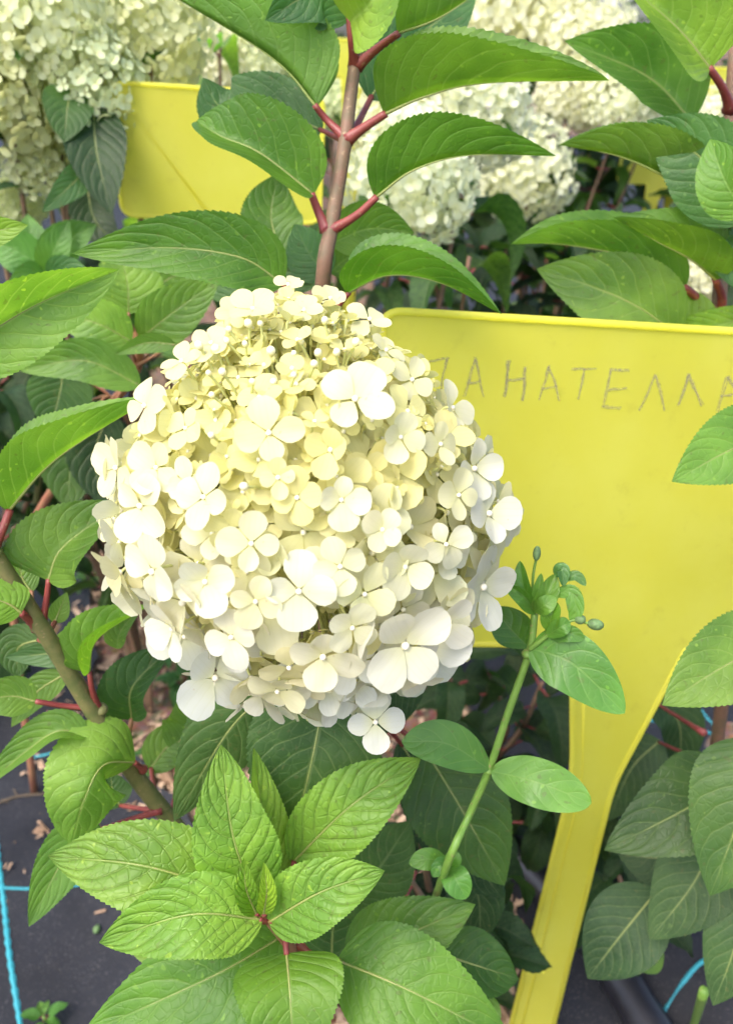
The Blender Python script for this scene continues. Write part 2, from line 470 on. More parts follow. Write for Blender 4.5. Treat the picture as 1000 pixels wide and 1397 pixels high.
def put_leaf(plant, p, dirv, length, color, up=None, roll=0.0):
    d = dirv.normalized(); up = up or V(0, 0, 1)
    x = d.cross(up)
    if x.length < 0.05: x = d.cross(V(0, 1, 0))
    x.normalize(); z = x.cross(d)
    mtx = Matrix((x, d, z)).transposed().to_4x4() @ Matrix.Rotation(roll, 4, 'Y')
    o = link('leaf', random.choice(GEN), plant, color=color)
    o.matrix_basis = Matrix.Translation(p - plant.location) @ mtx @ Matrix.Scale(length, 4)
    return o

def leafy_stem(plant, pts, r0, r1, n, length, color, mat=None, t0=0.15, droop=(-0.35, 0.35), phase=None, per=2):
    """a stem with opposite leaf pairs"""
    stem(plant, pts, r0, r1, mat or M_STEM, seg=7)
    path = catmull(pts, 60); ph = rnd(0, 3) if phase is None else phase
    for i in range(n):
        t = t0 + (0.98 - t0) * i / max(1, n - 1)
        p = path[int(t * 60)]
        for k in range(per):
            az = ph + i * math.pi / 2 + k * 2 * math.pi / per + rnd(-.3, .3)
            dv = V(math.cos(az), math.sin(az), rnd(*droop) + 0.35 * t)
            put_leaf(plant, p, dv, length * rnd(0.7, 1.15), jit(color, 0.2), roll=rnd(-.35, .35))

# ================================================================== SETTING
def fab_h(x, y, seed=0.0):
    return 0.009 * math.sin(x * 11 + y * 5 + seed) + 0.0025 * math.sin(x * 47 - y * 38) + 0.004 * math.sin(y * 17 - x * 7 + 1.3) + 0.0035 * math.sin(x * 31 + 2 * y)

# soil sheet reaching to the horizon
mb = MB()
xs = [-300, -60, -15, -4] + [-2 + i * 0.1 for i in range(41)] + [4, 15, 60, 300]
ys = [-60, -10, -3, -1] + [-0.5 + i * 0.1 for i in range(46)] + [6, 12, 40, 120, 380]
vs = [V(x, y, -0.012 + (0.008 * math.sin(x * 9 + y * 13) if abs(x) < 2.1 and -.6 < y < 4.1 else 0)) for y in ys for x in xs]
nx = len(xs)
fs = [[j * nx + i, j * nx + i + 1, (j + 1) * nx + i + 1, (j + 1) * nx + i] for j in range(len(ys) - 1) for i in range(nx - 1)]
mb.add(vs, fs)
tag(link('ground', mb.mesh('ground', [M_SOIL])), kind='structure')

# woven fabric either side of the planting strip
EL = [(-0.06, -0.3), (-0.07, 0.20), (-0.09, 0.37), (-0.15, 0.476), (-0.205, 0.55), (-0.275, 0.64), (-0.315, 0.735), (-0.375, 0.92), (-0.42, 1.06), (-0.46, 1.6), (-0.5, 3.0), (-0.6, 5.0), (-0.7, 9)]
ER = [(0.11, -0.3), (0.11, 0.32), (0.105, 0.5), (0.10, 0.70), (0.08, 1.1), (0.03, 1.6), (0.0, 3.0), (0.0, 5), (0, 9)]
GS = CH / 0.60
EL = [(a * GS, b * GS) for a, b in EL]; ER = [(a * GS, b * GS) for a, b in ER]
def edge(E, y):
    for (x0, y0), (x1, y1) in zip(E, E[1:]):
        if y <= y1: return x0 + (x1 - x0) * max(0, (y - y0)) / (y1 - y0)
    return E[-1][0]
def fabric(E, side, xfar):
    mb = MB(); vs = []; fs = []
    yy = [-0.3 + i * 0.02 for i in range(100)] + [1.72 + 0.1 * i for i in range(14)] + [3.2, 3.8, 4.5, 6, 8.5]
    tt = [i / 60 for i in range(61)]
    for y in yy:
        e = edge(E, y) + 0.006 * math.sin(y * 40) + 0.004 * math.sin(y * 93)
        for t in tt:
            x = e + (xfar - e) * (t ** 2.2)
            z = 0.004 + fab_h(x, y, side) + 0.007 * math.exp(-abs(x - e) / 0.012)
            if side > 0:   # loose folds of the right-hand sheet beside the stake
                z += 0.045 * math.exp(-((x - 0.345 + 0.5 * (y - 0.45)) / 0.045) ** 2) * math.exp(-((y - 0.38) / 0.2) ** 2)
            vs.append(V(x, y, z))
    m_ = len(tt)
    for j in range(len(yy) - 1):
        for i in range(m_ - 1):
            q = [j * m_ + i, j * m_ + i + 1, (j + 1) * m_ + i + 1, (j + 1) * m_ + i]
            fs.append(q if side > 0 else q[::-1])
    mb.add(vs, fs)
    return tag(link('ground_fabric', mb.mesh('ground_fabric', [M_FAB])), kind='structure')
def fabz(x, y, side):
    z = 0.004 + fab_h(x, y, side)
    if side > 0: z += 0.045 * math.exp(-((x - 0.345 + 0.5 * (y - 0.45)) / 0.045) ** 2) * math.exp(-((y - 0.38) / 0.2) ** 2)
    return z
FL = fabric(EL, -1, -6.0); FR = fabric(ER, 1, 6.0)

def yarn(parent, pts, side, wd=0.0062):
    path = catmull([V(x, y, 0) for x, y in pts], 90)
    mb = MB(); vs = []; fs = []
    for i, p in enumerate(path):
        t = (path[min(i + 1, 90)] - path[max(i - 1, 0)]).normalized(); s = V(-t.y, t.x, 0)
        k = wd * (0.42 + 0.12 * math.sin(i * 2.1))
        for q, hz in ((-1, 0.0005), (-0.4, 0.0022), (0.4, 0.0022), (1, 0.0005)):
            a = p + s * (q * k); vs.append(V(a.x, a.y, fabz(a.x, a.y, side) + hz))
    for i in range(90):
        for j in range(3): fs.append([i * 4 + j, i * 4 + j + 1, i * 4 + j + 5, i * 4 + j + 4])
    mb.add(vs, fs)
    link('marker_thread', mb.mesh('marker_thread', [M_TEAL]), parent)
def gxy(px, py): p = G(px, py); return (p.x, p.y)
yarn(FL, [gxy(30, 1420), gxy(14, 1300), gxy(2, 1190), gxy(-14, 1080), gxy(-26, 990)], -1)
yarn(FL, [gxy(-60, 1222), gxy(0, 1217), gxy(50, 1213), gxy(110, 1205), gxy(190, 1192)], -1, 0.0032)
yarn(FL, [gxy(-60, 1036), gxy(0, 1030), gxy(60, 1027), gxy(110, 1014), gxy(150, 1000)], -1, 0.003)
yarn(FR, [gxy(860, 985), gxy(905, 990), gxy(960, 994), gxy(1040, 1003)], 1, 0.004)
yarn(FR, [gxy(900, 905), gxy(935, 945), gxy(975, 985), gxy(1040, 1050)], 1, 0.004)
yarn(FR, [gxy(900, 1392), gxy(925, 1362), gxy(950, 1345), gxy(990, 1337)], 1, 0.005)

# wood chips in the planting strip
mb = MB()
def chip(mb, p, s, h=0.3):
    az = rnd(0, 6.3); tl = rnd(-.5, .5); tr = rnd(-.5, .5)
    m = Matrix.Rotation(az, 3, 'Z') @ Matrix.Rotation(tl, 3, 'X') @ Matrix.Rotation(tr, 3, 'Y')
    l, b, t = s * rnd(.5, 1.5), s * rnd(.2, .6), s * rnd(.03, .11)
    pts = [V(-l, -b * rnd(.5, 1), -t), V(l, -b * rnd(.3, 1), -t), V(l * rnd(.6, 1), b, -t), V(-l, b * rnd(.5, 1), -t)]
    vs = [p + m @ q for q in pts] + [p + m @ (q * rnd(.8, 1) + V(0, 0, 2 * t)) for q in pts]
    mb.add(vs, [[3, 2, 1, 0], [4, 5, 6, 7], [0, 1, 5, 4], [1, 2, 6, 5], [2, 3, 7, 6], [3, 0, 4, 7]])
cnt = 0
while cnt < 5200:
    y = 0.15 + 1.9 * random.random() ** 1.4; e0, e1 = edge(EL, y), edge(ER, y)
    x = rnd(e0 - 0.02, e1 + 0.02)
    if x > e0 + .30 and random.random() < .6: continue
    chip(mb, V(x, y, rnd(-0.008, 0.006)), rnd(.004, .012)); cnt += 1
for k in range(420):   # spilled over the fabric edge
    y = rnd(0.3, 0.9); x = edge(EL, y) - abs(random.gauss(0, 0.05))
    chip(mb, V(x, y, fabz(x, y, -1) + 0.002), rnd(.002, .006))
tag(link('wood_chips', mb.mesh('wood_chips', [M_CHIP], smooth=False)), 'brown wood chip mulch in the planting strip', 'mulch', kind='stuff')
# stray bits on the fabric
mb = MB()
for k in range(120):
    x = rnd(-.6, -.2); y = rnd(.2, .75)
    chip(mb, V(x, y, fabz(x, y, -1) + 0.002), rnd(.0008, .0022))
for k in range(40):
    x = rnd(.25, .8); y = rnd(.2, 1.2)
    chip(mb, V(x, y, fabz(x, y, 1) + 0.002), rnd(.0012, .0035))
tag(link('bark_crumbs', mb.mesh('bark_crumbs', [M_CHIP], smooth=False)), 'tiny bark crumbs scattered over the dark fabric', 'debris', kind='stuff')

# ================================================================== YELLOW SIGNS
def plane_hit(px, py, O, n):
    r = ray(px, py); t = (O - CPOS).dot(n) / r.dot(n)
    return CPOS + r * t
def rounded(poly, rr, seg=5):
    """round the corners of a 2-D polygon; rr: radius per corner"""
    out = []; n = len(poly)
    for i in range(n):
        p = Vector(poly[i]); a = Vector(poly[i - 1]); b = Vector(poly[(i + 1) % n]); r = rr[i]
        if r <= 0: out.append(p); continue
        da, db = (a - p).normalized(), (b - p).normalized()
        r = min(r, (a - p).length * .45, (b - p).length * .45)
        for k in range(seg + 1):
            t = k / seg; q0 = p + da * r; q1 = p + db * r
            out.append(q0 * (1 - t) ** 2 + p * 2 * t * (1 - t) + q1 * t * t)
    return out
def slab(name, O, e1, e2, nrm, outline, thick, mat, parent, off=0.0):
    import bmesh
    bm = bmesh.new()
    vs = [bm.verts.new(O + e1 * q[0] + e2 * q[1] + nrm * off - parent.location) for q in outline]
    f = bm.faces.new(vs)
    bmesh.ops.triangulate(bm, faces=[f])
    r = bmesh.ops.extrude_face_region(bm, geom=list(bm.faces))
    for v in [g for g in r['geom'] if isinstance(g, bmesh.types.BMVert)]: v.co -= nrm * thick
    bmesh.ops.recalc_face_normals(bm, faces=list(bm.faces))
    me = bpy.data.meshes.new(name); bm.to_mesh(me); bm.free(); me.materials.append(mat)
    return link(name, me, parent)
def rim(O, e1, e2, nrm, pts2, r, mat, parent, close=False, name='rim'):
    path = [O + e1 * q[0] + e2 * q[1] for q in pts2]
    if close: path.append(path[0])
    mb = MB(); tube(mb, path, r, 8)
    return link(name, mb.mesh(name, [mat], org=parent.location), parent)

# --- the near label: plate with a stake, plane fixed by three points of it
SA, SB = W(540, 432, 0.437), W(1000, 459, 0.462)
e1 = (SB - SA).normalized(); e2 = V(0, -0.07, -1); e2 = (e2 - e1 * e2.dot(e1)).normalized()
nr = e1.cross(e2).normalized()
if nr.dot(CPOS - SA) < 0: nr = -nr
def s2(px, py):
    q = plane_hit(px, py, SA, nr) - SA
    return (q.dot(e1), q.dot(e2))
tl = s2(520, 423); bl = s2(538, 877); br = s2(1000, 881)
tw = 2 * (s2(855, 880)[0] - bl[0])           # symmetrical about the stake
kl, kr = s2(780, 880), s2(937, 881)
n1, n2 = s2(781, 1062), s2(836, 1070)
f1, f2 = s2(694, 1410), s2(752, 1410)
def ext(a, b, t): return (a[0] + (b[0] - a[0]) * t, a[1] + (b[1] - a[1]) * t)
zb = (SA.z + 0.05) / abs(e2.z)
t1 = (zb - n1[1]) / (f1[1] - n1[1]); t2 = (zb - n2[1]) / (f2[1] - n2[1])
g1, g2 = ext(n1, f1, t1), ext(n2, f2, t2)
gm = ((g1[0] + g2[0]) / 2, zb + 0.03)
poly = [tl, (tl[0] + tw, tl[1]), (tl[0] + tw, bl[1]), kr, n2, g2, gm, g1, n1, kl, bl]
out2 = rounded(poly, [0.012, 0.012, 0.012, 0.007, 0.02, 0, 0, 0, 0.03, 0.005, 0.012])
SG = thing('plant_label', SA + e1 * ((g1[0] + g2[0]) / 2) + e2 * zb,
           'yellow plastic plant label with pencilled Cyrillic name right behind the white flower head', 'plant label')
slab('plate', SA, e1, e2, nr, out2, 0.0016, M_PLASTIC, SG)
top = rounded([bl, tl, (tl[0] + tw, tl[1]), (tl[0] + tw, bl[1])], [0, 0.012, 0.012, 0], 6)
top = [(q[0], q[1]) for q in top]
rim(SA, e1, e2, nr, top, 0.0021, M_PLASTIC, SG)
rim(SA, e1, e2, nr, [(q[0], q[1]) for q in rounded([(tl[0] + tw, bl[1]), kr, n2, g2], [0, .007, .02, 0], 6)], 0.0021, M_PLASTIC, SG, name='stake_edge')
rim(SA, e1, e2, nr, [(q[0], q[1]) for q in rounded([bl, kl, n1, g1], [0, .005, .03, 0], 6)], 0.0021, M_PLASTIC, SG, name='stake_edge')
# shallow second ridge inside the stake
def lerp2(a, b, t): return ((a[0] + (b[0] - a[0]) * t), (a[1] + (b[1] - a[1]) * t))
rg = [(q[0], q[1]) for q in rounded([lerp2(kl, kr, .10), lerp2(n1, n2, .26), lerp2(g1, g2, .26)], [0, .03, 0], 6)]
rim(SA + nr * -0.0004, e1, e2, nr, rg, 0.0012, M_PLASTIC, SG, name='stake_ridge')
# little moulding nub
mbn = MB(); pn = plane_hit(741, 1326, SA, nr); ball(mbn, pn + nr * 0.0006, 0.0016, 0, 8, 6)
link('moulding_nub', mbn.mesh('moulding_nub', [M_PLASTIC], org=SG.location), SG)

# pencilled lettering, stroke by stroke
LET = [
 [[(578, 494), (612, 488)], [(609, 489), (603, 520), (601, 540)], [(583, 494), (578, 540)]],
 [[(648, 487), (641, 515), (633, 541)], [(648, 489), (654, 515), (659, 541)], [(637, 523), (655, 520)]],
 [[(693, 491), (691, 515), (688, 541)], [(690, 519), (715, 516)], [(716, 501), (715, 525), (713, 547)]],
 [[(748, 499), (742, 522), (734, 546)], [(748, 500), (757, 522), (763, 546)], [(738, 531), (760, 527)]],
 [[(780, 504), (813, 504)], [(797, 504), (793, 525), (788, 545)]],
 [[(833, 503), (828, 530), (822, 555)], [(832, 504), (857, 505)], [(829, 531), (855, 529)], [(822, 554), (847, 557)]],
 [[(893, 511), (884, 533), (871, 560)], [(893, 512), (900, 535), (905, 560)]],
 [[(938, 510), (933, 530), (924, 553)], [(938, 511), (947, 530), (957, 553)]],
 [[(991, 513), (985, 535), (977, 561)], [(991, 513), (1003, 535), (1010, 561)], [(981, 541), (1004, 538)]],
]
def ribbon(mb, pts, wd):
    path = catmull(pts, 10); vs = []; fs = []; wa, wb = rnd(0, 6), rnd(.5, 1.2)
    path = [p + e1 * (.00022 * math.sin(wa + i * wb)) + e2 * (.00016 * math.sin(2 * wa + i * .9)) for i, p in enumerate(path)]
    for i, p in enumerate(path):
        t = (path[min(i + 1, 10)] - path[max(i - 1, 0)]).normalized(); s = t.cross(nr)
        k = wd * rnd(.55, 1.25) * (1 - .35 * i / 10)
        vs += [p - s * k, p + s * k]
    for i in range(10): fs.append([2 * i, 2 * i + 1, 2 * i + 3, 2 * i + 2])
    mb.add(vs, fs)
for li, strokes in enumerate(LET):
    mb = MB()
    for si, st in enumerate(strokes):
        for rep in range(3 if li in (2, 7) else 2):
            jx, jy = rnd(-1.2, 1.2), rnd(-1.0, 1.0)
            ribbon(mb, [plane_hit(x + jx + rnd(-.6, .6), y + jy, SA, nr) + nr * (0.0003 + 0.00006 * rep + 0.00002 * si) for x, y in st], rnd(0.0006, 0.0009))
    link('letter', mb.mesh('letter', [M_PENCIL], smooth=False, org=SG.location), SG)

# --- labels further back
def far_label(corner_px, d0, d1, wpx, hpx, stake_frac, label):
    A = W(corner_px[0], corner_px[1], d0); B = W(corner_px[0] + wpx[0], corner_px[1] + wpx[1], d1)
    a1 = (B - A).normalized(); a2 = V(0, 0, -1); a2 = a2 + a1 * hpx[2]; a2 = (a2 - a1 * a2.dot(a1)).normalized()
    n = a1.cross(a2).normalized()
    if n.dot(CPOS - A) < 0: n = -n
    wd = (B - A).length; q = plane_hit(corner_px[0] + hpx[0], corner_px[1] + hpx[1], A, n) - A
    h = q.dot(a2)
    x0 = wd * stake_frac; zb = (A.z + 0.04) / abs(a2.z)
    poly = [(0, 0), (wd, 0), (wd, h), (x0 + wd * .26, h), (x0 + wd * .17, h * 1.45), (x0 + wd * .15, zb), (x0 + wd * .09, zb), (x0 + wd * .02, h * 1.45), (x0, h), (0, h)]
    t = thing('plant_label', A + a1 * (x0 + wd * .12) + a2 * zb, label, 'plant label')
    slab('plate', A, a1, a2, n, rounded(poly, [.012, .012, .012, .006, .02, 0, 0, .02, .006, .012]), 0.0016, M_PLASTIC, t)
    rim(A, a1, a2, n, [(p[0], p[1]) for p in rounded([(x0, h), (0, h), (0, 0), (wd, 0), (wd, h), (x0 + wd * .26, h)], [0, .012, .012, .012, .012, 0])], 0.0018, M_PLASTIC, t)
    rim(A, a1, a2, n, [(p[0], p[1]) for p in rounded([(x0, h), (x0 + wd * .02, h * 1.45), (x0 + wd * .09, zb)], [0, .02, 0])], 0.0018, M_PLASTIC, t, name='stake_edge')
    rim(A, a1, a2, n, [(p[0], p[1]) for p in rounded([(x0 + wd * .26, h), (x0 + wd * .17, h * 1.45), (x0 + wd * .15, zb)], [0, .02, 0])], 0.0018, M_PLASTIC, t, name='stake_edge')
    return t
far_label((152, 112), 0.70, 0.725, (290, 18), (22, 182, -0.02), 0.48, 'blank yellow plastic plant label beyond the upright leafy stem')
far_label((418, 52), 1.45, 1.45, (120, 4), (8, 52, 0.0), 0.4, 'small yellow plant label far off behind the stem, under the tree line')
far_label((852, 190), 1.55, 1.58, (105, 4), (6, 60, 0.0), 0.4, 'yellow plant label far off below the green leaves of the right-hand shrub')
far_label((925, 92), 1.6, 1.6, (110, 2), (5, 50, 0.0), 0.4, 'yellow plant label far off among white flower heads at the right-hand shrub')

# ================================================================== FLOWER HEADS
def petal(mb, c, ax, side, nrm, L, wd, cup, bend, rings=4, seg=14, twist=0.0, mat=0):
    """round petal from c along ax; cup lifts the rim, bend curves the length"""
    vs = []; uvs = []; fs = []
    ww = rnd(-.03, .03); notch = rnd(0, .05); wv = rnd(0, 6.28); wa = rnd(.0, .035)
    def pt(x, y):           # x across -1..1 (of half width), y along 0..1
        z = cup * wd * (x * x) * (0.4 + 0.6 * y) + bend * L * y * y + twist * x * y * wd
        z += wa * L * math.sin(wv + x * 4 + y * 3) * y
        return c + ax * (L * y * (1 - 0.12 * abs(bend) * y)) + side * (wd * x + ww * L * y) + nrm * z
    vs.append(pt(0, .52)); uvs.append((.52, .5))
    for r in range(1, rings + 1):
        t = r / rings
        for k in range(seg):
            a = 2 * math.pi * k / seg
            # outline: egg with a narrow claw
            ox = math.sin(a); oy = -math.cos(a)
            y = .52 + oy * .48
            if y < .5: ox *= (0.16 + 0.84 * (y / .5) ** 0.62) if y > 0 else .16
            if y > .9: y -= notch * (1 - abs(ox)) 
            x = ox * t; yy = .52 + (y - .52) * t
            vs.append(pt(x, yy)); uvs.append((yy, x * .5 + .5))
    for k in range(seg):
        k2 = (k + 1) % seg
        fs.append([0, 1 + k, 1 + k2])
        for r in range(rings - 1):
            fs.append([1 + r * seg + k, 1 + (r + 1) * seg + k, 1 + (r + 1) * seg + k2, 1 + r * seg + k2])
    mb.add(vs, fs, mat, uvs)

def floret_geo(mb, c, nrm, rad, rot=0.0, open_=0.9, rings=4, seg=14, np_=4, stalk=None, eye=True, hero=False):
    nrm = nrm.normalized(); x = nrm.orthogonal().normalized(); y = nrm.cross(x)
    for k in range(np_):
        a = rot + 2 * math.pi * k / np_ + rnd(-.14, .14)
        rd = x * math.cos(a) + y * math.sin(a)
        sd = nrm.cross(rd)
        el = (1 - open_) * 1.25 + rnd(-.25, .35) * (0.8 if hero else 1.2)     # lift of the petal out of the floret plane
        ax = (rd * math.cos(el) + nrm * math.sin(el)).normalized()
        nn = (nrm * math.cos(el) - rd * math.sin(el)).normalized()
        L = rad * rnd(.82, 1.12); wd = L * rnd(.37, .52)
        petal(mb, c + rd * rad * .03 + nn * (0.0003 * (k % 2)), ax, sd, nn, L, wd, rnd(.0, .38), rnd(-.22, .16), rings, seg, rnd(-.2, .2))
    if eye:
        ball(mb, c + nrm * rad * .05, max(rad * .085, .0008), 1, 8, 6)
    if stalk is not None:
        tube(mb, catmull([c, c - nrm * rad * .5, stalk], 5), 0.00055, 5, 2, False)

YEL = (0.735, 0.705, 0.33); CRE = (0.72, 0.705, 0.46); WHI = (0.71, 0.725, 0.67)
def mixc(a, b, t):
    t = max(0, min(1, t)); return tuple(a[i] + (b[i] - a[i]) * t for i in range(3))

# ---- main plant
BASE_A = G(443, 1375) + V(0, 0, -.01)
HA = thing('hydrangea', BASE_A, 'hydrangea with one big creamy white flower head above bright young leaves', 'hydrangea')
PC = W(420, 690, 0.335)                         # centre of the panicle
RXY, RZ = 0.0765, 0.081
def dome(dirv):
    """point of the panicle surface in direction dirv, a dome a little fuller below the middle"""
    d = dirv.normalized()
    k = 1 / math.sqrt((d.x * d.x + d.y * d.y) / RXY ** 2 + d.z * d.z / RZ ** 2)
    lat = 1.06 - 0.27 * max(0.0, d.z) - 0.10 * max(0.0, -d.z - .3)
    k *= 1 - 0.20 * max(0.0, min(1.0, (-d.x - .15) * 2)) * max(0.0, min(1.0, (-d.z - .1) * 2.2))
    d = V(d.x * lat, d.y * lat, d.z)
    k *= 1 + 0.03 * math.sin(5 * d.x + 3 * d.z) + 0.03 * math.sin(7 * d.y - 4 * d.x)
    return PC + d * k
def dome_hit(px, py):
    r = ray(px, py).normalized(); t = 0.2
    for i in range(400):
        q = CPOS + r * t
        if (q - PC).length < (dome(q - PC) - PC).length: return q, True
        t += 0.0006
    return CPOS + r * (PC - CPOS).dot(r), False
mb = MB()
stalk_root = PC + V(0, 0, -RZ * 0.75)
tube(mb, catmull([BASE_A + V(0, 0, 0), stalk_root + V(-.01, .03, -.2), stalk_root, PC + V(0, 0, RZ * .75)], 24), [0.0045 - 0.003 * i / 24 for i in range(25)], 8)
HEAD = link('flower_head', mb.mesh('flower_head', [M_STALK], org=BASE_A), HA)
HEAD['label'] = 'domed creamy white flower head of many four-petalled florets'

placed = []       # (pos, rad)
nfl = 0
def add_floret(pos, nrm, rad, rot, open_, col, stalk, hero=False, rings=4, seg=14):
    global nfl
    mb = MB(); floret_geo(mb, pos, nrm, rad, rot, open_, rings, seg, 4, stalk, True, hero)
    o = link('floret', mb.mesh('floret', [M_PETAL, M_EYE, M_STALK], org=pos), HEAD, pos - BASE_A, color=col)
    placed.append((pos, rad)); nfl += 1
    return o
def inner(pos): # where its little stalk joins the head
    return PC.lerp(pos, 0.55) + V(0, 0, -.008)

# florets that can be picked out one by one in the photograph: px, py, radius px, rotation deg, whiteness, tilt(px offset of the facing)
HER = [(480, 553, 58, 10, .75, 0, 0), (368, 592, 52, 55, .55, 0, 25), (465, 682, 42, 40, .8, 0, 0), (408, 806, 56, 42, .95, 0, 0),
       (546, 872, 74, 80, 1, 0, 0), (380, 652, 32, 40, .35, 0, 0), (612, 676, 40, 30, .6, 10, 0), (552, 772, 50, 20, .75, 0, 0),
       (462, 768, 46, 60, .75, 0, 0), (284, 678, 46, 35, .75, -10, 0), (200, 690, 56, 20, .85, -20, 0), (655, 800, 68, 40, 1, 20, 10),
       (300, 925, 62, 75, 1, -10, 40), (220, 775, 60, 40, .95, -20, 10), (352, 815, 44, 25, .7, 0, 10), (440, 885, 58, 30, .85, 0, 20),
       (262, 662, 40, 60, .7, 0, 0), (255, 585, 38, 20, .35, 0, 0), (320, 862, 46, 60, .95, -5, 10), (590, 610, 38, 50, .55, 10, 0),
       (540, 600, 40, 20, .7, 10, 20), (640, 640, 52, 40, .95, 25, 0), (655, 700, 55, 15, 1, 25, 0), (395, 905, 44, 45, .5, 0, 30),
       (478, 850, 44, 10, .8, 0, 5), (345, 740, 46, 30, .75, 0, 0), (515, 720, 38, 10, .7, 0, 0), (600, 740, 40, 70, .85, 10, 0),
       (285, 790, 52, 70, .9, -5, 5), (170, 640, 50, 40, .7, -30, 0), (225, 640, 44, 10, .75, -10, 0), (380, 935, 44, 20, .7, 0, 60),
       (600, 850, 60, 0, 1, 15, 30), (560, 520, 40, 30, .6, 20, -10), (610, 560, 44, 0, .75, 25, 0), (210, 560, 44, 10, .65, -25, -5),
       (255, 500, 36, 40, .5, -20, -15), (500, 446, 38, 20, .55, 10, 0), (350, 436, 38, 0, .45, -5, 0), (415, 424, 32, 30, .5, 0, 0),
       (290, 470, 34, 10, .4, -15, 0), (525, 480, 34, 50, .6, 15, 0), (395, 404, 26, 10, .5, 0, 20), (450, 412, 28, 40, .5, 5, 20), (320, 432, 28, 60, .4, -5, 15)]
for (px, py, rp, rot, wh, tx, ty) in HER:
    p, hit = dome_hit(px, py)
    n0 = (p - PC); n0 = V(n0.x / RXY ** 2, n0.y / RXY ** 2, n0.z / RZ ** 2).normalized()
    toc = (CPOS - p).normalized()
    n = (n0 * 0.75 + toc * 0.45 + RT * (tx / 100) - UP * (ty / 100) + V(rnd(-.22, .22), rnd(-.22, .22), rnd(-.22, .22))).normalized()
    dd = (p - CPOS).dot(FWD); rad = rp * dd / FPX
    p = p + n0 * rnd(0.0, 0.004)
    wh = max(0, wh - .12); wc = mixc(YEL, CRE, wh * 2) if wh < .5 else mixc(CRE, WHI, wh * 2 - 1)
    add_floret(p, n, rad * .94, R(rot), rnd(.82, .98), jit(wc, .02), inner(p), True, 5, 18)
# the two that dangle below the head
pd = W(512, 985, 0.315); add_floret(pd, (CPOS - pd).normalized() + V(0.1, 0, -.1), 46 * .315 / FPX, R(35), .95, jit(WHI, .02), W(462, 925, .33), True, 5, 18)
for (px, py, dz, rp, rot, ex, ey) in [(293, 924, .300, 58, 80, 345, 850), (325, 880, .292, 44, 30, 360, 830), (252, 868, .305, 46, 55, 320, 810), (388, 932, .296, 42, 20, 400, 860),
                                   (445, 940, .300, 44, 50, 430, 870), (480, 905, .290, 46, 15, 450, 850), (585, 872, .300, 54, 40, 540, 830)]:
    pd = W(px, py, dz)
    add_floret(pd, (CPOS - pd).normalized() + V(rnd(-.3, .3), 0, rnd(-.45, -.1)), rp * dz / FPX, R(rot), rnd(.85, .97), jit(WHI, .02), W(ex, ey, .33), True, 5, 18)
# the rest, spread over the dome, small and yellow near the top, large and white lower down
GA = math.pi * (3 - math.sqrt(5)); NF = 2200; back = MB(); tocam = (CPOS - PC).normalized()
order = list(range(NF)); random.shuffle(order)
for i in order:
    z = 1 - 2 * (i + .5) / NF
    if z < -0.93: continue
    r = math.sqrt(1 - z * z); th = GA * i
    d = V(r * math.cos(th), r * math.sin(th), z)
    top = max(0, (z - 0.25) / 0.75)
    rad = (0.0140 - 0.0074 * top) * rnd(.78, 1.15)
    p = dome(d) - d * (rnd(0.001, 0.012) if z > -.35 else rnd(0, .006))
    if any((p - q).length < 0.47 * (rad + rr) for q, rr in placed): continue
    nn = (d + V(rnd(-.5, .5), rnd(-.5, .5), rnd(-.35, .45))).normalized()
    if d.dot(tocam) < -.08 or nfl >= 296:
        floret_geo(back, p, nn, rad, rnd(0, 6.28), rnd(.5, .95), 2, 10, 4, inner(p)); placed.append((p, rad)); continue
    wh = .72 - .75 * top - 0.25 * max(0, z) - .35 * z + rnd(-.3, .2)
    wh = max(0, min(1, wh))
    wc = mixc(YEL, CRE, wh * 2) if wh < .5 else mixc(CRE, WHI, wh * 2 - 1)
    add_floret(p, nn, rad, rnd(0, 6.28), rnd(.5, .95), jit(wc, .03), inner(p), False, 3, 12)
tag(link('hidden_side_florets', back.mesh('hidden_side_florets', [M_PETAL, M_EYE, M_STALK], org=BASE_A), HEAD, color=CRE), kind='stuff')
# deeper layer of half-open yellow florets filling the head
mb = MB()
for i in range(420):
    z = 1 - 1.9 * (i + .5) / 420; r = math.sqrt(max(0, 1 - z * z)); th = GA * i + 1
    d = V(r * math.cos(th), r * math.sin(th), z)
    p = PC + (dome(d) - PC) * rnd(.70, .90)
    floret_geo(mb, p, (d + V(rnd(-.7, .7), rnd(-.7, .7), rnd(-.7, .7))).normalized(), rnd(.0065, .0105), rnd(0, 6), rnd(.4, .9), 2, 10, 4, inner(p), True)
tag(link('inner_florets', mb.mesh('inner_florets', [M_PETAL, M_EYE, M_STALK], org=BASE_A), HEAD, color=(0.76, 0.73, 0.40)), kind='stuff')
mb = MB()
for i in range(170):
    z = rnd(.42, 1); th = rnd(0, 6.28); r = math.sqrt(1 - z * z); d = V(r * math.cos(th), r * math.sin(th), z)
    p = PC + (dome(d) - PC) * rnd(.90, 1.0)
    floret_geo(mb, p, (d + V(rnd(-.6, .6), rnd(-.6, .6), rnd(-.3, .5))).normalized(), rnd(.0035, .0062), rnd(0, 6), rnd(.35, .9), 2, 10, 4, inner(p), True)
tag(link('crown_florets', mb.mesh('crown_florets', [M_PETAL, M_EYE, M_STALK], org=BASE_A), HEAD, color=YEL), kind='stuff')
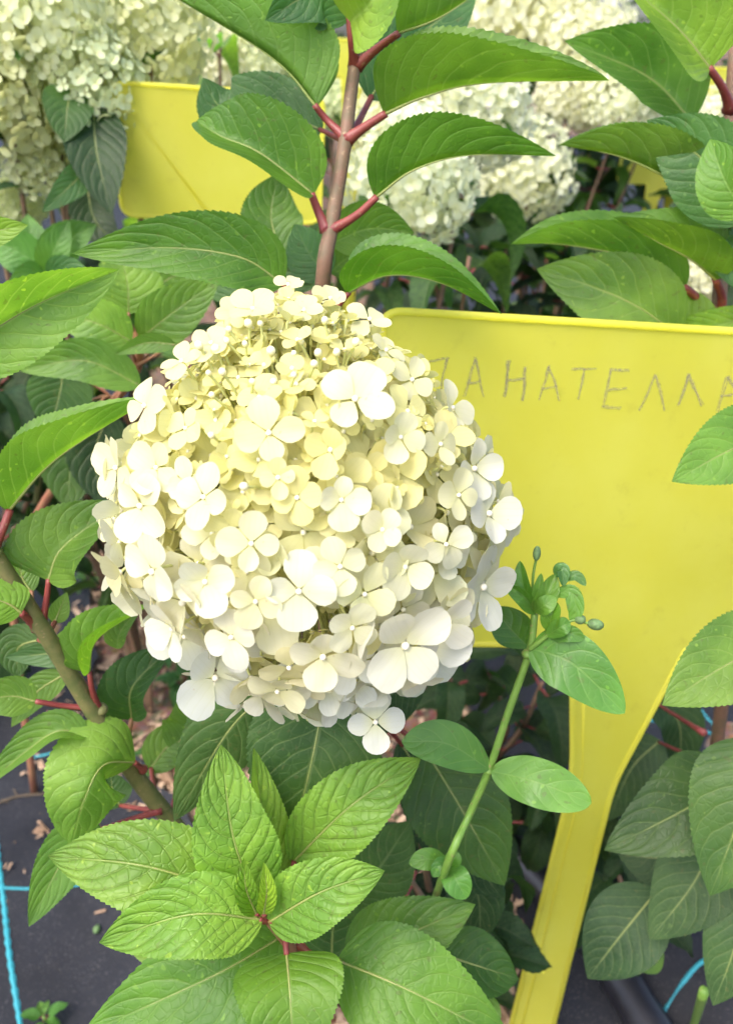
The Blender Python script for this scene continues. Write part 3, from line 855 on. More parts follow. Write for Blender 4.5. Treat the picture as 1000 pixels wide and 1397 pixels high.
# round unopened buds on thin stalks near the top
BUDS = [(312, 473), (298, 480), (282, 487), (290, 510), (311, 520), (295, 550), (315, 460), (346, 455), (370, 488), (398, 490), (360, 452), (413, 466), (335, 470),
        (348, 532), (430, 480), (440, 450), (458, 485), (480, 480), (462, 510), (300, 600), (336, 668), (400, 525), (370, 520), (425, 505), (330, 500), (395, 455), (275, 520), (385, 545), (450, 528), (322, 545)]
for (px, py) in BUDS[::1][:24]:
    p, hit = dome_hit(px + rnd(-4, 4), py + rnd(-4, 4)); d = (p - PC).normalized()
    p = p + d * rnd(.0, .005); rad = rnd(.0010, .0016)
    mb = MB(); ball(mb, p, rad, 0, 10, 8, d, 1.1)
    ball(mb, p - d * rad * .7, rad * .75, 1, 8, 5)
    tube(mb, catmull([p - d * rad, p - d * .012 + V(rnd(-.003, .003), 0, 0), inner(p)], 6), 0.0005, 5, 1, False)
    link('flower_bud', mb.mesh('flower_bud', [M_BUD, M_STALK], org=p), HEAD, p - BASE_A)
# branch stalks inside the head, showing through its lower gap
mb = MB()
for k in range(46):
    z = rnd(-.8, .9); th = rnd(0, 6.28); r = math.sqrt(1 - z * z)
    e = PC + V(r * math.cos(th) * RXY, r * math.sin(th) * RXY, z * RZ) * .9
    s0 = PC + V(0, 0, (z - .45) * RZ * .9)
    tube(mb, catmull([s0, s0.lerp(e, .5) + V(0, 0, -.004), e], 8), [0.0012 - .0006 * i / 8 for i in range(9)], 6, 0, False)
link('branch_stalks', mb.mesh('branch_stalks', [M_STALK], org=BASE_A), HEAD)

# ================================================================== LEAVES OF THE MAIN PLANT
Y = dict(mat=M_YOUNG, color=C_BRIGHT, quilt=0.020, wave=0.012)
Q0 = W(378, 1262, .365)
stem(HA, [BASE_A, W(425, 1350, .46), W(395, 1290, .39), W(350, 1235, .36)], .004, .0022, M_REDB)
hero_leaf(HA, [(350, 1228, .362), (318, 1140, .352), (302, 1016, .35)], 118, 12, 16, pet=[(368, 1250, .365)], **Y)
hero_leaf(HA, [(330, 1222, .366), (200, 1182, .355), (66, 1168, .365)], 128, 10, 14, pet=[(372, 1252, .37)], **Y)
hero_leaf(HA, [(358, 1254, .352), (258, 1248, .338), (136, 1286, .345)], 118, 22, 28, pet=[(374, 1256, .36)], **Y)
hero_leaf(HA, [(367, 1258, .350), (440, 1216, .338), (525, 1188, .340)], 100, 22, 14, pet=[(376, 1258, .36)], a=.55, **Y)
hero_leaf(HA, [(398, 1178, .385), (478, 1100, .375), (574, 1034, .38)], 108, 16, 8, pet=[(384, 1250, .38), (380, 1262, .37)], **Y)
Y2 = dict(Y); Y2['color'] = (0.16, 0.30, 0.03); Y2['quilt'] = .03
hero_leaf(HA, [(350, 1247, .350), (336, 1212, .340), (333, 1170, .338)], 40, 30, 40, pet=[(360, 1252, .36)], rows=40, teeth=14, **Y2)
hero_leaf(HA, [(360, 1247, .347), (364, 1215, .338), (360, 1176, .337)], 32, 45, 30, pet=[(364, 1252, .36)], rows=40, teeth=14, **Y2)
hero_leaf(HA, [(378, 1215, .39), (362, 1130, .385), (346, 1020, .385)], 70, 60, 5, C_BRIGHT, M_YOUNG, pet=[(378, 1262, .375)])
ML = dict(mat=M_LEAF, color=(0.10, 0.225, 0.024), quilt=.012, wave=.015)
hero_leaf(HA, [(384, 1278, .385), (290, 1332, .372), (112, 1412, .37)], 158, 6, 10, pet=[(398, 1275, .39)], **ML)
hero_leaf(HA, [(391, 1300, .368), (396, 1360, .352), (402, 1470, .345)], 152, 6, 10, pet=[(390, 1280, .372), (396, 1268, .38)], a=.5, **ML)
hero_leaf(HA, [(460, 1310, .385), (560, 1352, .372), (700, 1425, .37)], 150, 8, 4, pet=[(430, 1305, .39), (404, 1285, .395)], **ML)
hero_leaf(HA, [(472, 1308, .42), (548, 1278, .415), (648, 1234, .42)], 106, 10, 10, (0.075, 0.18, .024), pet=[(420, 1320, .43)])
hero_leaf(HA, [(596, 1300, .46), (652, 1318, .455), (708, 1336, .46)], 92, 5, 30, (0.05, 0.14, .022), wave=.03, pet=[(530, 1330, .48)])
hero_leaf(HA, [(452, 1330, .46), (455, 1260, .455), (470, 1190, .45)], 110, 8, 8, C_DEEP, M_OLD, pet=[(440, 1350, .48)])
hero_leaf(HA, [(240, 1330, .44), (270, 1390, .43), (320, 1440, .43)], 120, 8, 8, C_DEEP)
hero_leaf(HA, [(640, 1340, .47), (630, 1385, .46), (600, 1440, .46)], 100, 8, 8, C_MID)
hero_leaf(HA, [(330, 1300, .42), (240, 1300, .42), (168, 1285, .43)], 60, 8, 8, C_BRIGHT)
# big dark leaves just under the flower head
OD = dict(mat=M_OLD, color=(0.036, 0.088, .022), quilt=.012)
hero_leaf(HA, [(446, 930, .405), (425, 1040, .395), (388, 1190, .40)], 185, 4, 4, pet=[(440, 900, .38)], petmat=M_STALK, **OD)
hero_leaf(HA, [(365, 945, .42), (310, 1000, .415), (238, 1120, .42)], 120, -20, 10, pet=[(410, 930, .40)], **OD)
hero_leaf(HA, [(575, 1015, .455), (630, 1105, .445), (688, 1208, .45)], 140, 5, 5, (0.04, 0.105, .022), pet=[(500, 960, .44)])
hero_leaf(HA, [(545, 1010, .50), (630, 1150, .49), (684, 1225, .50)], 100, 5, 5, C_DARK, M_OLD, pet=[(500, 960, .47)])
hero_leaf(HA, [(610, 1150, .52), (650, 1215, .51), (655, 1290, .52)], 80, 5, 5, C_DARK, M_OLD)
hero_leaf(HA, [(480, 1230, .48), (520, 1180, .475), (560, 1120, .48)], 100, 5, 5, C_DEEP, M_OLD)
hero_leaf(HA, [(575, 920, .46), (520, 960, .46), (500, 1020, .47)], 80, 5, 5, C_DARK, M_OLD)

# left branch
st = [BASE_A, W(330, 1245, .53), W(250, 1140, .485), W(190, 1065, .455), W(130, 975, .43), W(60, 860, .40), W(-12, 748, .375), W(-85, 630, .355)]
stem(HA, st, .0058, .0035, M_GSTEM)
for (x, y, d) in ((190, 1063, .455), (137, 968, .43), (54, 855, .40), (-8, 755, .376)): node_ring(HA, W(x, y, d), .0043, M_GSTEM)
LB = dict(color=C_BRIGHT, wave=.012)
hero_leaf(HA, [(-95, 510, .36), (35, 424, .36), (163, 368, .37)], 128, 48, 16, pet=[(-85, 630, .355)], **LB)
hero_leaf(HA, [(-90, 335, .38), (-20, 318, .38), (39, 307, .38)], 52, 20, 20, pet=[(-110, 480, .36), (-85, 630, .355)], **LB)
hero_leaf(HA, [(12, 698, .382), (60, 642, .376), (112, 602, .372), (215, 540, .372)], 138, (35, 45), 208, pet=[(4, 722, .38), (-10, 750, .376)], petr=.0022, **LB)
hero_leaf(HA, [(66, 792, .392), (88, 745, .39), (172, 684, .39)], 132, 4, 58, C_MID, pet=[(64, 818, .395), (58, 852, .40)], a=.5)
hero_leaf(HA, [(44, 808, .42), (30, 785, .42), (24, 748, .42)], 44, 5, 5, C_MID, pet=[(44, 850, .41)], petmat=M_REDB)
hero_leaf(HA, [(30, 836, .385), (2, 820, .38), (-80, 800, .37)], 64, 20, 12, C_BRIGHT, pet=[(52, 855, .40)], petr=.0022)
hero_leaf(HA, [(122, 918, .415), (134, 872, .41), (204, 826, .405)], 92, 12, 105, C_BRIGHT, pet=[(126, 940, .42), (134, 966, .43)])
hero_leaf(HA, [(160, 885, .45), (166, 860, .45), (196, 825, .45)], 40, 12, 60, C_MID)
hero_leaf(HA, [(50, 957, .415), (10, 950, .41), (-60, 968, .40)], 60, 25, 25, C_MID, pet=[(95, 964, .425), (134, 966, .43)])
hero_leaf(HA, [(121, 1004, .425), (78, 998, .42), (30, 1030, .42), (-30, 1082, .42)], 62, 70, 12, C_MID, pet=[(150, 1020, .44), (186, 1060, .455)], petmat=M_REDB)
hero_leaf(HA, [(186, 1040, .44), (142, 1044, .42), (116, 1090, .412), (98, 1152, .42)], 135, (-60, -20), -5, C_BRIGHT, pet=[(196, 1050, .45)], a=.45, b=.7, quilt=.012)
hero_leaf(HA, [(180, 982, .46), (182, 936, .455), (238, 880, .46)], 88, 10, 60, C_DEEP, pet=[(176, 1015, .46), (186, 1060, .457)], petmat=M_REDB)
hero_leaf(HA, [(110, 880, .46), (78, 890, .46), (8, 897, .46)], 44, 10, 30, C_SKYSHEEN, pet=[(100, 905, .45), (120, 945, .435)])
hero_leaf(HA, [(80, 892, .46), (96, 872, .46), (112, 846, .46)], 34, 5, 40, C_MID)
hero_leaf(HA, [(55, 872, .47), (25, 885, .47), (26, 925, .47)], 60, 5, 5, C_DEEP, pet=[(75, 885, .45)])
hero_leaf(HA, [(92, 918, .46), (50, 945, .46), (16, 992, .46)], 42, 5, 5, C_MID, pet=[(120, 945, .44)])
hero_leaf(HA, [(238, 1025, .50), (258, 985, .50), (250, 945, .50)], 70, 5, 5, C_MID, pet=[(240, 1080, .49), (232, 1115, .48)])
hero_leaf(HA, [(205, 1050, .50), (235, 1015, .50), (290, 1006, .50)], 60, 5, 30, C_MID, pet=[(212, 1090, .47)])
hero_leaf(HA, [(140, 1130, .45), (92, 1165, .44), (40, 1264, .435)], 80, 5, 25, C_MID, pet=[(220, 1105, .465)])
hero_leaf(HA, [(60, 800, .5), (110, 830, .5), (95, 780, .5)], 30, 5, 5, C_MID) if False else None
hero_leaf(HA, [(75, 850, .43), (82, 832, .43), (92, 808, .43)], 28, 5, 5, C_MID, pet=[(64, 868, .405)])
hero_leaf(HA, [(165, 1100, .52), (155, 1080, .52), (150, 1050, .52)], 50, 5, 5, C_DEEP, pet=[(225, 1108, .475)])

# ================================================================== UPRIGHT SHOOT BEHIND THE FLOWER HEAD
BASE_B = V(-0.025, 0.455, -0.01)
HB = thing('hydrangea', BASE_B, 'tall upright hydrangea shoot with red leaf stalks rising behind the big white flower head', 'hydrangea')
stem(HB, [BASE_B, W(428, 640, .52), W(440, 392, .437), W(452, 310, .432), W(470, 200, .43), W(483, 95, .43), W(494, 40, .43), W(505, -60, .43)], .0048, .0028, M_STEM, seg=12)
for (x, y, d, r) in ((447, 314, .432, .0044), (473, 190, .43, .0042), (486, 90, .43, .0038)): node_ring(HB, W(x, y, d), r, M_RED)
B = HB; UB = C_MID
hero_leaf(B, [(432, 146, .425), (372, 80, .42), (222, -14, .41)], 165, 212, 8, UB, pet=[(446, 164, .43), (471, 188, .43)], petr=.0020)
hero_leaf(B, [(440, 178, .46), (372, 150, .465), (305, 148, .465), (277, 106, .46)], 96, 5, -15, C_SKYSHEEN, pet=[(470, 192, .435)])
hero_leaf(B, [(428, 266, .425), (356, 210, .415), (302, 186, .415), (268, 166, .42)], 142, 78, 6, (0.10, .215, .022), pet=[(434, 288, .43), (446, 314, .432)], petr=.0024, a=.34, b=.82)
hero_leaf(B, [(524, 156, .42), (580, 132, .41), (660, 114, .405), (830, 110, .40)], 172, (22, 52), (208, 192), UB, pet=[(500, 172, .425), (474, 190, .43)], petr=.0024, a=.45, b=.8)
hero_leaf(B, [(512, 270, .42), (565, 232, .41), (640, 212, .405), (758, 213, .40)], 136, (20, 30), (195, 214), (0.09, .205, .024), pet=[(486, 294, .425), (449, 316, .432)], petr=.0022)
hero_leaf(B, [(504, 136, .455), (558, 60, .465), (650, -8, .475)], 130, 4, 30, C_SKYSHEEN, pet=[(490, 165, .44), (476, 188, .432)], petr=.0020)
hero_leaf(B, [(542, 46, .415), (600, 24, .41), (680, -30, .405)], 135, 22, 212, UB, pet=[(515, 66, .422), (487, 90, .43)], petr=.0022)
hero_leaf(B, [(478, 24, .415), (436, -12, .405), (362, 28, .40)], 100, 25, 20, C_SKYSHEEN, pet=[(480, 58, .42), (484, 90, .43)], petr=.0022)
hero_leaf(B, [(478, 30, .41), (510, -5, .395), (525, -80, .39)], 120, 12, 50, C_BRIGHT, a=.4)
hero_leaf(B, [(386, 388, .415), (330, 352, .405), (230, 338, .40), (100, 346, .40)], 108, 40, 10, (0.085, .20, .024), pet=[(410, 410, .425), (436, 440, .45)])
hero_leaf(B, [(474, 400, .42), (530, 376, .41), (600, 386, .405), (684, 429, .405)], 124, 52, 206, (0.085, .20, .024), pet=[(455, 425, .43), (436, 440, .45)], a=.45)
hero_leaf(B, [(452, 332, .46), (505, 312, .465), (565, 318, .47)], 78, 20, 20, C_MID)
hero_leaf(B, [(386, 352, .50), (370, 295, .50), (380, 236, .50)], 86, 5, 5, (0.10, .21, .03), pet=[(410, 395, .49), (430, 470, .47)])
hero_leaf(B, [(448, 380, .47), (422, 345, .47), (402, 306, .47)], 70, 5, 25, C_SKYSHEEN)
hero_leaf(B, [(450, 372, .48), (480, 350, .49), (540, 345, .50)], 60, 20, 10, C_MID)
hero_leaf(B, [(430, 392, .47), (400, 372, .48), (360, 372, .49)], 60, 20, 10, C_DEEP)

# ================================================================== RIGHT-HAND SHRUB
BASE_C = V(0.36, 0.56, -0.01)
HC = thing('hydrangea', BASE_C, 'leafy hydrangea shrub at the right whose leaves hang above and beside the pencilled label', 'hydrangea')
stem(HC, [BASE_C, W(1000, 800, .60), W(978, 520, .54), W(980, 430, .52), W(985, 330, .51), W(992, 200, .50), W(1002, 60, .49)], .0058, .0034, M_STEM, seg=12)
for (x, y, d) in ((981, 432, .52), (986, 300, .508), (996, 150, .497)): node_ring(HC, W(x, y, d), .0056, M_RED)
C = HC
hero_leaf(C, [(968, 94, .47), (925, 40, .46), (845, -30, .45)], 175, 75, 8, C_BRIGHT, pet=[(984, 118, .48), (997, 150, .495)], petr=.0026, a=.5)
hero_leaf(C, [(944, 166, .50), (882, 104, .50), (770, 56, .49)], 135, 66, 12, C_MID, pet=[(996, 175, .50)])
hero_leaf(C, [(962, 286, .48), (914, 246, .47), (846, 214, .465), (762, 198, .46)], 122, 205, 22, C_MID, pet=[(972, 298, .495), (985, 302, .505)], petr=.003)
hero_leaf(C, [(1012, 305, .46), (962, 222, .455), (882, 164, .46)], 120, 10, 10, (0.085, .19, .055), pet=[(988, 310, .50)], petr=.0024)  # bluish green carries the sky reflected on this leaf top
hero_leaf(C, [(1018, 295, .43), (988, 245, .425), (968, 190, .43)], 80, 10, 30, C_BRIGHT)
hero_leaf(C, [(977, 382, .49), (942, 354, .48), (900, 332, .475), (836, 297, .475)], 132, 192, 52, C_MID, pet=[(984, 405, .51), (981, 430, .52)], petr=.0028)
hero_leaf(C, [(934, 392, .50), (868, 354, .495), (770, 334, .49), (697, 333, .49)], 108, 190, (30, 50), C_MID, pet=[(958, 412, .51), (980, 432, .52)], petr=.0028)
hero_leaf(C, [(925, 458, .50), (872, 420, .495), (810, 392, .495), (732, 367, .50)], 126, 30, 8, C_MID, pet=[(960, 450, .515), (980, 434, .52)])
hero_leaf(C, [(960, 470, .51), (935, 430, .51), (900, 400, .52)], 70, 60, 5, C_BRIGHT)
hero_leaf(C, [(1030, 430, .50), (960, 448, .50), (890, 455, .51)], 50, 30, 20, C_BRIGHT)
hero_leaf(C, [(1000, 300, .49), (985, 330, .48), (1010, 400, .48)], 60, 10, 10, C_SKYSHEEN)
hero_leaf(C, [(880, 440, .55), (845, 425, .55), (808, 418, .55)], 40, 10, 10, C_MID, pet=[(970, 450, .53)])
# a nearer side branch with the leaves that cross the label and hang to the ground
stem(HC, [BASE_C, W(1090, 1080, .55), W(1110, 860, .46), W(1100, 560, .42)], .005, .003, M_STEM)
hero_leaf(C, [(1064, 590, .40), (1000, 612, .395), (916, 657, .39)], 112, 14, 10, C_MID, pet=[(1100, 570, .42)], quilt=.006)
hero_leaf(C, [(1085, 868, .40), (1000, 902, .39), (903, 962, .385)], 124, 12, 10, C_MID, pet=[(1112, 850, .455)], quilt=.007)
hero_leaf(C, [(1004, 1052, .47), (945, 1098, .465), (824, 1160, .465)], 132, 8, 8, (0.045, .105, .026), pet=[(1090, 1030, .50)], quilt=.006)  # lower leaves darker: age, plus canopy shade put into the green
hero_leaf(C, [(1045, 1010, .43), (1014, 1100, .425), (968, 1222, .43)], 150, 6, 6, (0.075, .165, .036), pet=[(1100, 960, .48)], quilt=.007)
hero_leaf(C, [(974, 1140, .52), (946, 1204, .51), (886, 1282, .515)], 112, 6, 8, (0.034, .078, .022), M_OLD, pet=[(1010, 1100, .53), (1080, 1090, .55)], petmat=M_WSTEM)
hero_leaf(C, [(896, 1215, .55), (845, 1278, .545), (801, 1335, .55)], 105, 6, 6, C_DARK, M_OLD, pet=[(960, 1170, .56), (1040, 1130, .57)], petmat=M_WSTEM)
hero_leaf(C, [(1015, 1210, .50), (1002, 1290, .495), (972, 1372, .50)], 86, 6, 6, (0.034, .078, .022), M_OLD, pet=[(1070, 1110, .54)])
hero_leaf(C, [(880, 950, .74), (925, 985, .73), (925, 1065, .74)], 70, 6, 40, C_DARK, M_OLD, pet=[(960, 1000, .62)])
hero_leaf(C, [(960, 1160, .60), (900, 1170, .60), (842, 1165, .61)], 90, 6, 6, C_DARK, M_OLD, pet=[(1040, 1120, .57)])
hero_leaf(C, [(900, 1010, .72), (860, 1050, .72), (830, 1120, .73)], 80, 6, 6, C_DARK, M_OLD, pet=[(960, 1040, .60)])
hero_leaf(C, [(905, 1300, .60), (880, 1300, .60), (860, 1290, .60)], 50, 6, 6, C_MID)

# ================================================================== WEED
BASE_W = G(560, 1330); BASE_W.z = -.008
WD = thing('weed', BASE_W, 'slender green weed with small green buds in front of the yellow label', 'weed')
stem(WD, [BASE_W, W(598, 1212, .43), W(640, 1112, .40), W(667, 1050, .388), W(692, 975, .376), W(722, 888, .366), W(729, 838, .362)], .0021, .0016, M_WSTEM)
for (x, y, d) in ((667, 1050, .388), (720, 892, .366), (613, 1180, .42)): node_ring(WD, W(x, y, d), .0030, M_WSTEM)
KW = dict(mat=M_WEED, tooth=0.0, rows=40, a=.75, b=.7)
CW = (0.085, 0.22, 0.035)
hero_leaf(WD, [(722, 884, .364), (780, 905, .355), (852, 973, .352)], 84, 8, 10, CW, a=.6, b=.75, mat=M_WEED, tooth=0, rows=40, wave=.012)
hero_leaf(WD, [(722, 884, .372), (700, 862, .38), (672, 830, .385)], 58, 30, 5, (0.06, .17, .03), **KW)
hero_leaf(WD, [(668, 1050, .386), (610, 1015, .38), (548, 1012, .378)], 62, 12, 8, (0.07, .19, .035), **KW)
hero_leaf(WD, [(670, 1052, .384), (735, 1068, .372), (806, 1096, .37)], 66, 10, 8, (0.10, .24, .04), mat=M_WEED, tooth=0.0, rows=40, a=.6, b=.62, wave=.035)
hero_leaf(WD, [(612, 1180, .42), (585, 1172, .415), (558, 1178, .415)], 30, 15, 15, CW, **KW)
hero_leaf(WD, [(613, 1182, .418), (622, 1200, .41), (636, 1226, .41)], 40, 15, 15, CW, **KW)
hero_leaf(WD, [(613, 1180, .416), (602, 1180, .41), (590, 1196, .41)], 22, 15, 15, CW, **KW)
hero_leaf(WD, [(613, 1180, .416), (618, 1172, .41), (622, 1160, .41)], 24, 15, 15, CW, **KW)
# upper tuft
for pts, wpx, l, r, c in [
    ([(729, 838, .362), (716, 815, .358), (686, 794, .356)], 30, 20, 60, CW),
    ([(729, 830, .362), (714, 800, .36), (709, 765, .36)], 24, 10, 40, (0.07, .2, .03)),
    ([(729, 834, .36), (744, 815, .355), (757, 783, .355)], 34, 40, 20, (0.11, .25, .035)),
    ([(729, 834, .358), (742, 826, .352), (758, 815, .352)], 26, 10, 10, (0.11, .25, .035)),
    ([(729, 834, .36), (733, 812, .357), (738, 782, .357)], 18, 30, 30, CW),
    ([(748, 862, .358), (752, 840, .354), (760, 822, .354)], 30, 10, 40, (0.12, .26, .03)),
    ([(752, 812, .356), (778, 808, .352), (785, 832, .352), (778, 848, .354)], 24, 10, 10, CW),
    ([(757, 786, .355), (766, 778, .352), (768, 800, .352)], 22, 10, 50, (0.09, .2, .06)),
    ([(768, 792, .354), (785, 786, .352), (799, 799, .352)], 16, 10, 40, (0.09, .2, .06)),
    ([(752, 872, .358), (775, 864, .354), (797, 872, .354)], 24, 20, 10, CW),
    ([(745, 868, .358), (765, 855, .352), (778, 850, .352)], 26, 20, 10, (0.11, .25, .035))]:
    hero_leaf(WD, pts, wpx, l, r, c, mat=M_WEED, tooth=0, rows=24, cols=4, a=.7, b=.7)
def weed_bud(px, py, d, root, rpx, st_=1.5, axpx=(0, -1)):
    p = W(px, py, d); ax = (RT * axpx[0] - UP * axpx[1]).normalized()
    mb = MB(); ball(mb, p, rpx * d / FPX, 0, 10, 8, ax, st_)
    tube(mb, catmull([p - ax * rpx * d / FPX] + [W(*q) for q in root], 8), .0006, 6, 1, False)
    link('weed_bud', mb.mesh('weed_bud', [M_WBUD, M_WSTEM], org=BASE_W), WD)
weed_bud(732, 755, .355, [(727, 785, .358), (726, 810, .36)], 5.5, 1.9, (0.1, -1))
weed_bud(791, 845, .353, [(765, 852, .354), (745, 866, .358), (724, 886, .364)], 7, 1.1, (1, -.1))
weed_bud(812, 852, .353, [(800, 850, .353), (790, 847, .353)], 8, 1.45, (1, .15))
stem(WD, [W(722, 886, .364), W(745, 868, .359), W(768, 850, .355)], .0013, .0009, M_WSTEM)

# ================================================================== SHRUB BEHIND THE LEFT BRANCH
BASE_D = V(-0.42, 0.72, -0.01)
HD = thing('hydrangea', BASE_D, 'low green hydrangea shrub without flowers in the shade behind the left branch', 'hydrangea')
stem(HD, [BASE_D, W(20, 800, .88), W(110, 610, .70), W(186, 505, .60), W(178, 428, .58), W(170, 350, .57)], .0045, .0028, M_REDB)
for pts, wpx, l, r, c in [
    ([(176, 428, .57), (174, 385, .565), (160, 325, .56)], 96, 5, 5, C_BRIGHT),
    ([(180, 466, .56), (130, 440, .55), (72, 428, .55)], 70, 10, 15, C_BRIGHT),
    ([(190, 452, .58), (208, 418, .58), (245, 390, .59)], 50, 5, 10, C_SKYSHEEN),
    ([(192, 462, .57), (238, 425, .56), (300, 380, .56)], 74, 10, 10, C_MID),
    ([(240, 470, .52), (200, 468, .52), (158, 483, .52)], 30, 20, 30, C_MID),
    ([(192, 526, .54), (115, 492, .53), (28, 506, .53)], 66, 30, 15, C_MID),
    ([(88, 500, .60), (80, 545, .60), (66, 590, .60)], 84, 5, 5, C_DEEP),
    ([(92, 560, .62), (96, 625, .62), (92, 695, .62)], 96, 5, 5, C_DEEP),
    ([(110, 585, .56), (85, 588, .56), (52, 596, .56)], 28, 5, 5, C_BRIGHT),
    ([(150, 560, .62), (130, 620, .62), (140, 690, .62)], 80, 5, 5, C_DARK),
    ([(60, 460, .66), (20, 455, .66), (-20, 480, .66)], 70, 5, 5, C_DEEP),
    ([(200, 400, .62), (250, 372, .62), (310, 372, .62)], 60, 5, 5, C_MID),
    ([(280, 400, .60), (320, 378, .60), (370, 372, .60)], 60, 5, 15, C_SKYSHEEN)]:
    hero_leaf(HD, pts, wpx, l, r, c, rows=52, teeth=17, cols=4, petmat=M_REDB, petr=.0011, pet=[(186, 500, .60)] if pts[0][0] > 120 else [(150, 540, .62), (178, 580, .645)])
BASE_E = V(-0.52, 0.90, -0.01)
HE = thing('hydrangea', BASE_E, 'pale green young hydrangea shoot below the cluster of greenish flower heads at the left', 'hydrangea')
stem(HE, [BASE_E, W(70, 520, .78), W(62, 370, .74)], .004, .0025, M_GSTEM)
for pts, wpx, l, r, c in [
    ([(62, 368, .73), (90, 330, .72), (132, 306, .72)], 56, 10, 20, (0.10, .25, .05)),
    ([(62, 368, .74), (45, 330, .74), (38, 292, .74)], 50, 10, 20, (0.09, .23, .05)),
    ([(62, 368, .73), (20, 340, .72), (-20, 330, .72)], 60, 10, 20, (0.10, .25, .05)),
    ([(62, 372, .72), (75, 340, .71), (95, 300, .71)], 44, 10, 20, (0.11, .26, .05)),
    ([(62, 372, .72), (95, 372, .71), (130, 395, .71)], 44, 10, 20, (0.07, .19, .05)),
    ([(62, 372, .72), (40, 385, .71), (10, 415, .71)], 50, 10, 20, (0.09, .22, .05)),
    ([(64, 430, .74), (40, 440, .73), (-10, 470, .73)], 60, 10, 20, C_DEEP)]:
    hero_leaf(HE, pts, wpx, l, r, c, rows=40, teeth=13, cols=4)

# ================================================================== BACKGROUND SHRUBS WITH FLOWER HEADS
def far_head(seed, cone, dens=190):
    random.seed(seed); mb = MB()
    for i in range(dens):
        z = 1 - 1.85 * (i + .5) / dens; r = math.sqrt(max(0, 1 - z * z)); th = GA * i
        d = V(r * math.cos(th), r * math.sin(th), z)
        k = 1 - cone * max(0, z)
        p = V(d.x * k, d.y * k, d.z * 1.12) * rnd(.82, .98)
        floret_geo(mb, p, d + V(rnd(-.5, .5), rnd(-.5, .5), rnd(-.3, .5)), rnd(.125, .19) * (1 - .3 * max(0, z)), rnd(0, 6), rnd(.5, .95), 2, 8, 4, None, False)
    for i in range(60):
        z = 1 - 1.85 * (i + .5) / 60; r = math.sqrt(max(0, 1 - z * z)); th = GA * i + 2
        d = V(r * math.cos(th), r * math.sin(th), z)
        floret_geo(mb, d * rnd(.55, .72), d + V(rnd(-.7, .7), rnd(-.7, .7), rnd(-.7, .7)), rnd(.2, .28), rnd(0, 6), rnd(.3, .9), 2, 8, 4, None, False)
    return mb.mesh('far_flower_head_%d' % seed, [M_PETAL])
FH = [far_head(101, .18), far_head(102, .30), far_head(103, .1)]
random.seed(77)
FW = (0.74, 0.76, 0.57); FG = (0.66, 0.71, 0.42); FM = (0.68, 0.73, 0.47)
def shrub(label, base, heads, leaf_c, nl=6, extra=(), leaf_len=.10, group=None):
    """heads: (px, py, depth, radius px, colour)"""
    t = thing('hydrangea', base, label, 'hydrangea', group)
    for (px, py, d, rp, c) in heads:
        p = W(px, py, d); r = rp * d / FPX
        o = link('flower_head', random.choice(FH), t, p - base, (rnd(-.25, .25), rnd(-.25, .25), rnd(0, 6.28)), jit(c, .05))
        o.scale = (r, r, r * rnd(.95, 1.1)); o['kind'] = 'stuff'
        mid_ = base.lerp(p, .55) + V(rnd(-.03, .03), rnd(-.03, .03), .02)
        leafy_stem(t, [base, mid_, p + V(0, 0, -r * .3)], .0045, .0022, nl, leaf_len, leaf_c, t0=.25)
    for pts, n in extra:
        leafy_stem(t, [base] + [W(*q) for q in pts], .004, .002, n, leaf_len, leaf_c, t0=.2)
    return t
def gb(px, py, d):      # ground point under a picture point
    p = W(px, py, d); return V(p.x, p.y, -.01)
HCL = shrub('hydrangea with a dense cluster of greenish cream flower heads beside the blank label', gb(60, 150, .78),
      [(70, 30, .70, 100, FM), (205, 25, .74, 90, FG), (10, 130, .72, 85, FG), (125, 120, .72, 80, FM), (60, 215, .76, 55, FG), (-60, 60, .7, 100, FM), (30, -70, .75, 110, FM), (25, 275, .8, 40, FG)], C_DEEP, 3, leaf_len=.06)
for pts, wpx, c in [([(128, 140, .70), (132, 205, .69), (152, 292, .69)], 84, C_DARK), ([(98, 120, .69), (92, 150, .68), (88, 195, .68)], 66, C_DEEP), ([(128, 225, .70), (100, 250, .69), (58, 290, .69)], 40, C_SKYSHEEN), ([(160, 180, .76), (168, 220, .76), (172, 290, .76)], 50, C_DARK), ([(120, 260, .75), (130, 300, .75), (165, 340, .75)], 60, C_DARK)]:
    hero_leaf(HCL, pts, wpx, 8, 8, c, rows=52, teeth=17, cols=4, pet=[(pts[0][0] - 8, pts[0][1] - 25, pts[0][2] + .02)])
# the drooping leaves beside the blank label
shrub('hydrangea with cream flower heads just over the top of the blank label', gb(240, 90, 1.15),
      [(215, 85, 1.12, 48, FW), (290, 95, 1.18, 55, FW), (350, 85, 1.2, 50, FM), (255, 60, 1.25, 50, FM)], C_MID, 6, [([(300, 40, 1.0)], 4)])
shrub('hydrangea with two large cream flower heads behind the leaves right of the upright shoot', gb(580, 230, .86),
      [(560, 248, .80, 90, FW), (645, 152, .90, 84, FW), (545, 165, .86, 74, FW)], C_DEEP, 7, [([(640, 350, .8)], 5)])
shrub('hydrangea with a single round cream flower head beyond the two large heads', gb(720, 240, 1.2),
      [(720, 235, 1.15, 68, FW)], C_DARK, 7, [([(790, 330, 1.15)], 7), ([(850, 360, 1.1)], 7), ([(690, 340, 1.1)], 6)])
shrub('hydrangea with white flower heads far off above the curved leaf tips', gb(760, 90, 1.5),
      [(800, 60, 1.45, 70, FW), (850, 135, 1.4, 55, FW), (780, 130, 1.45, 52, FW), (690, 20, 1.5, 80, FW), (740, 10, 1.55, 75, FW), (900, 130, 1.5, 35, FW)], C_DEEP, 6)
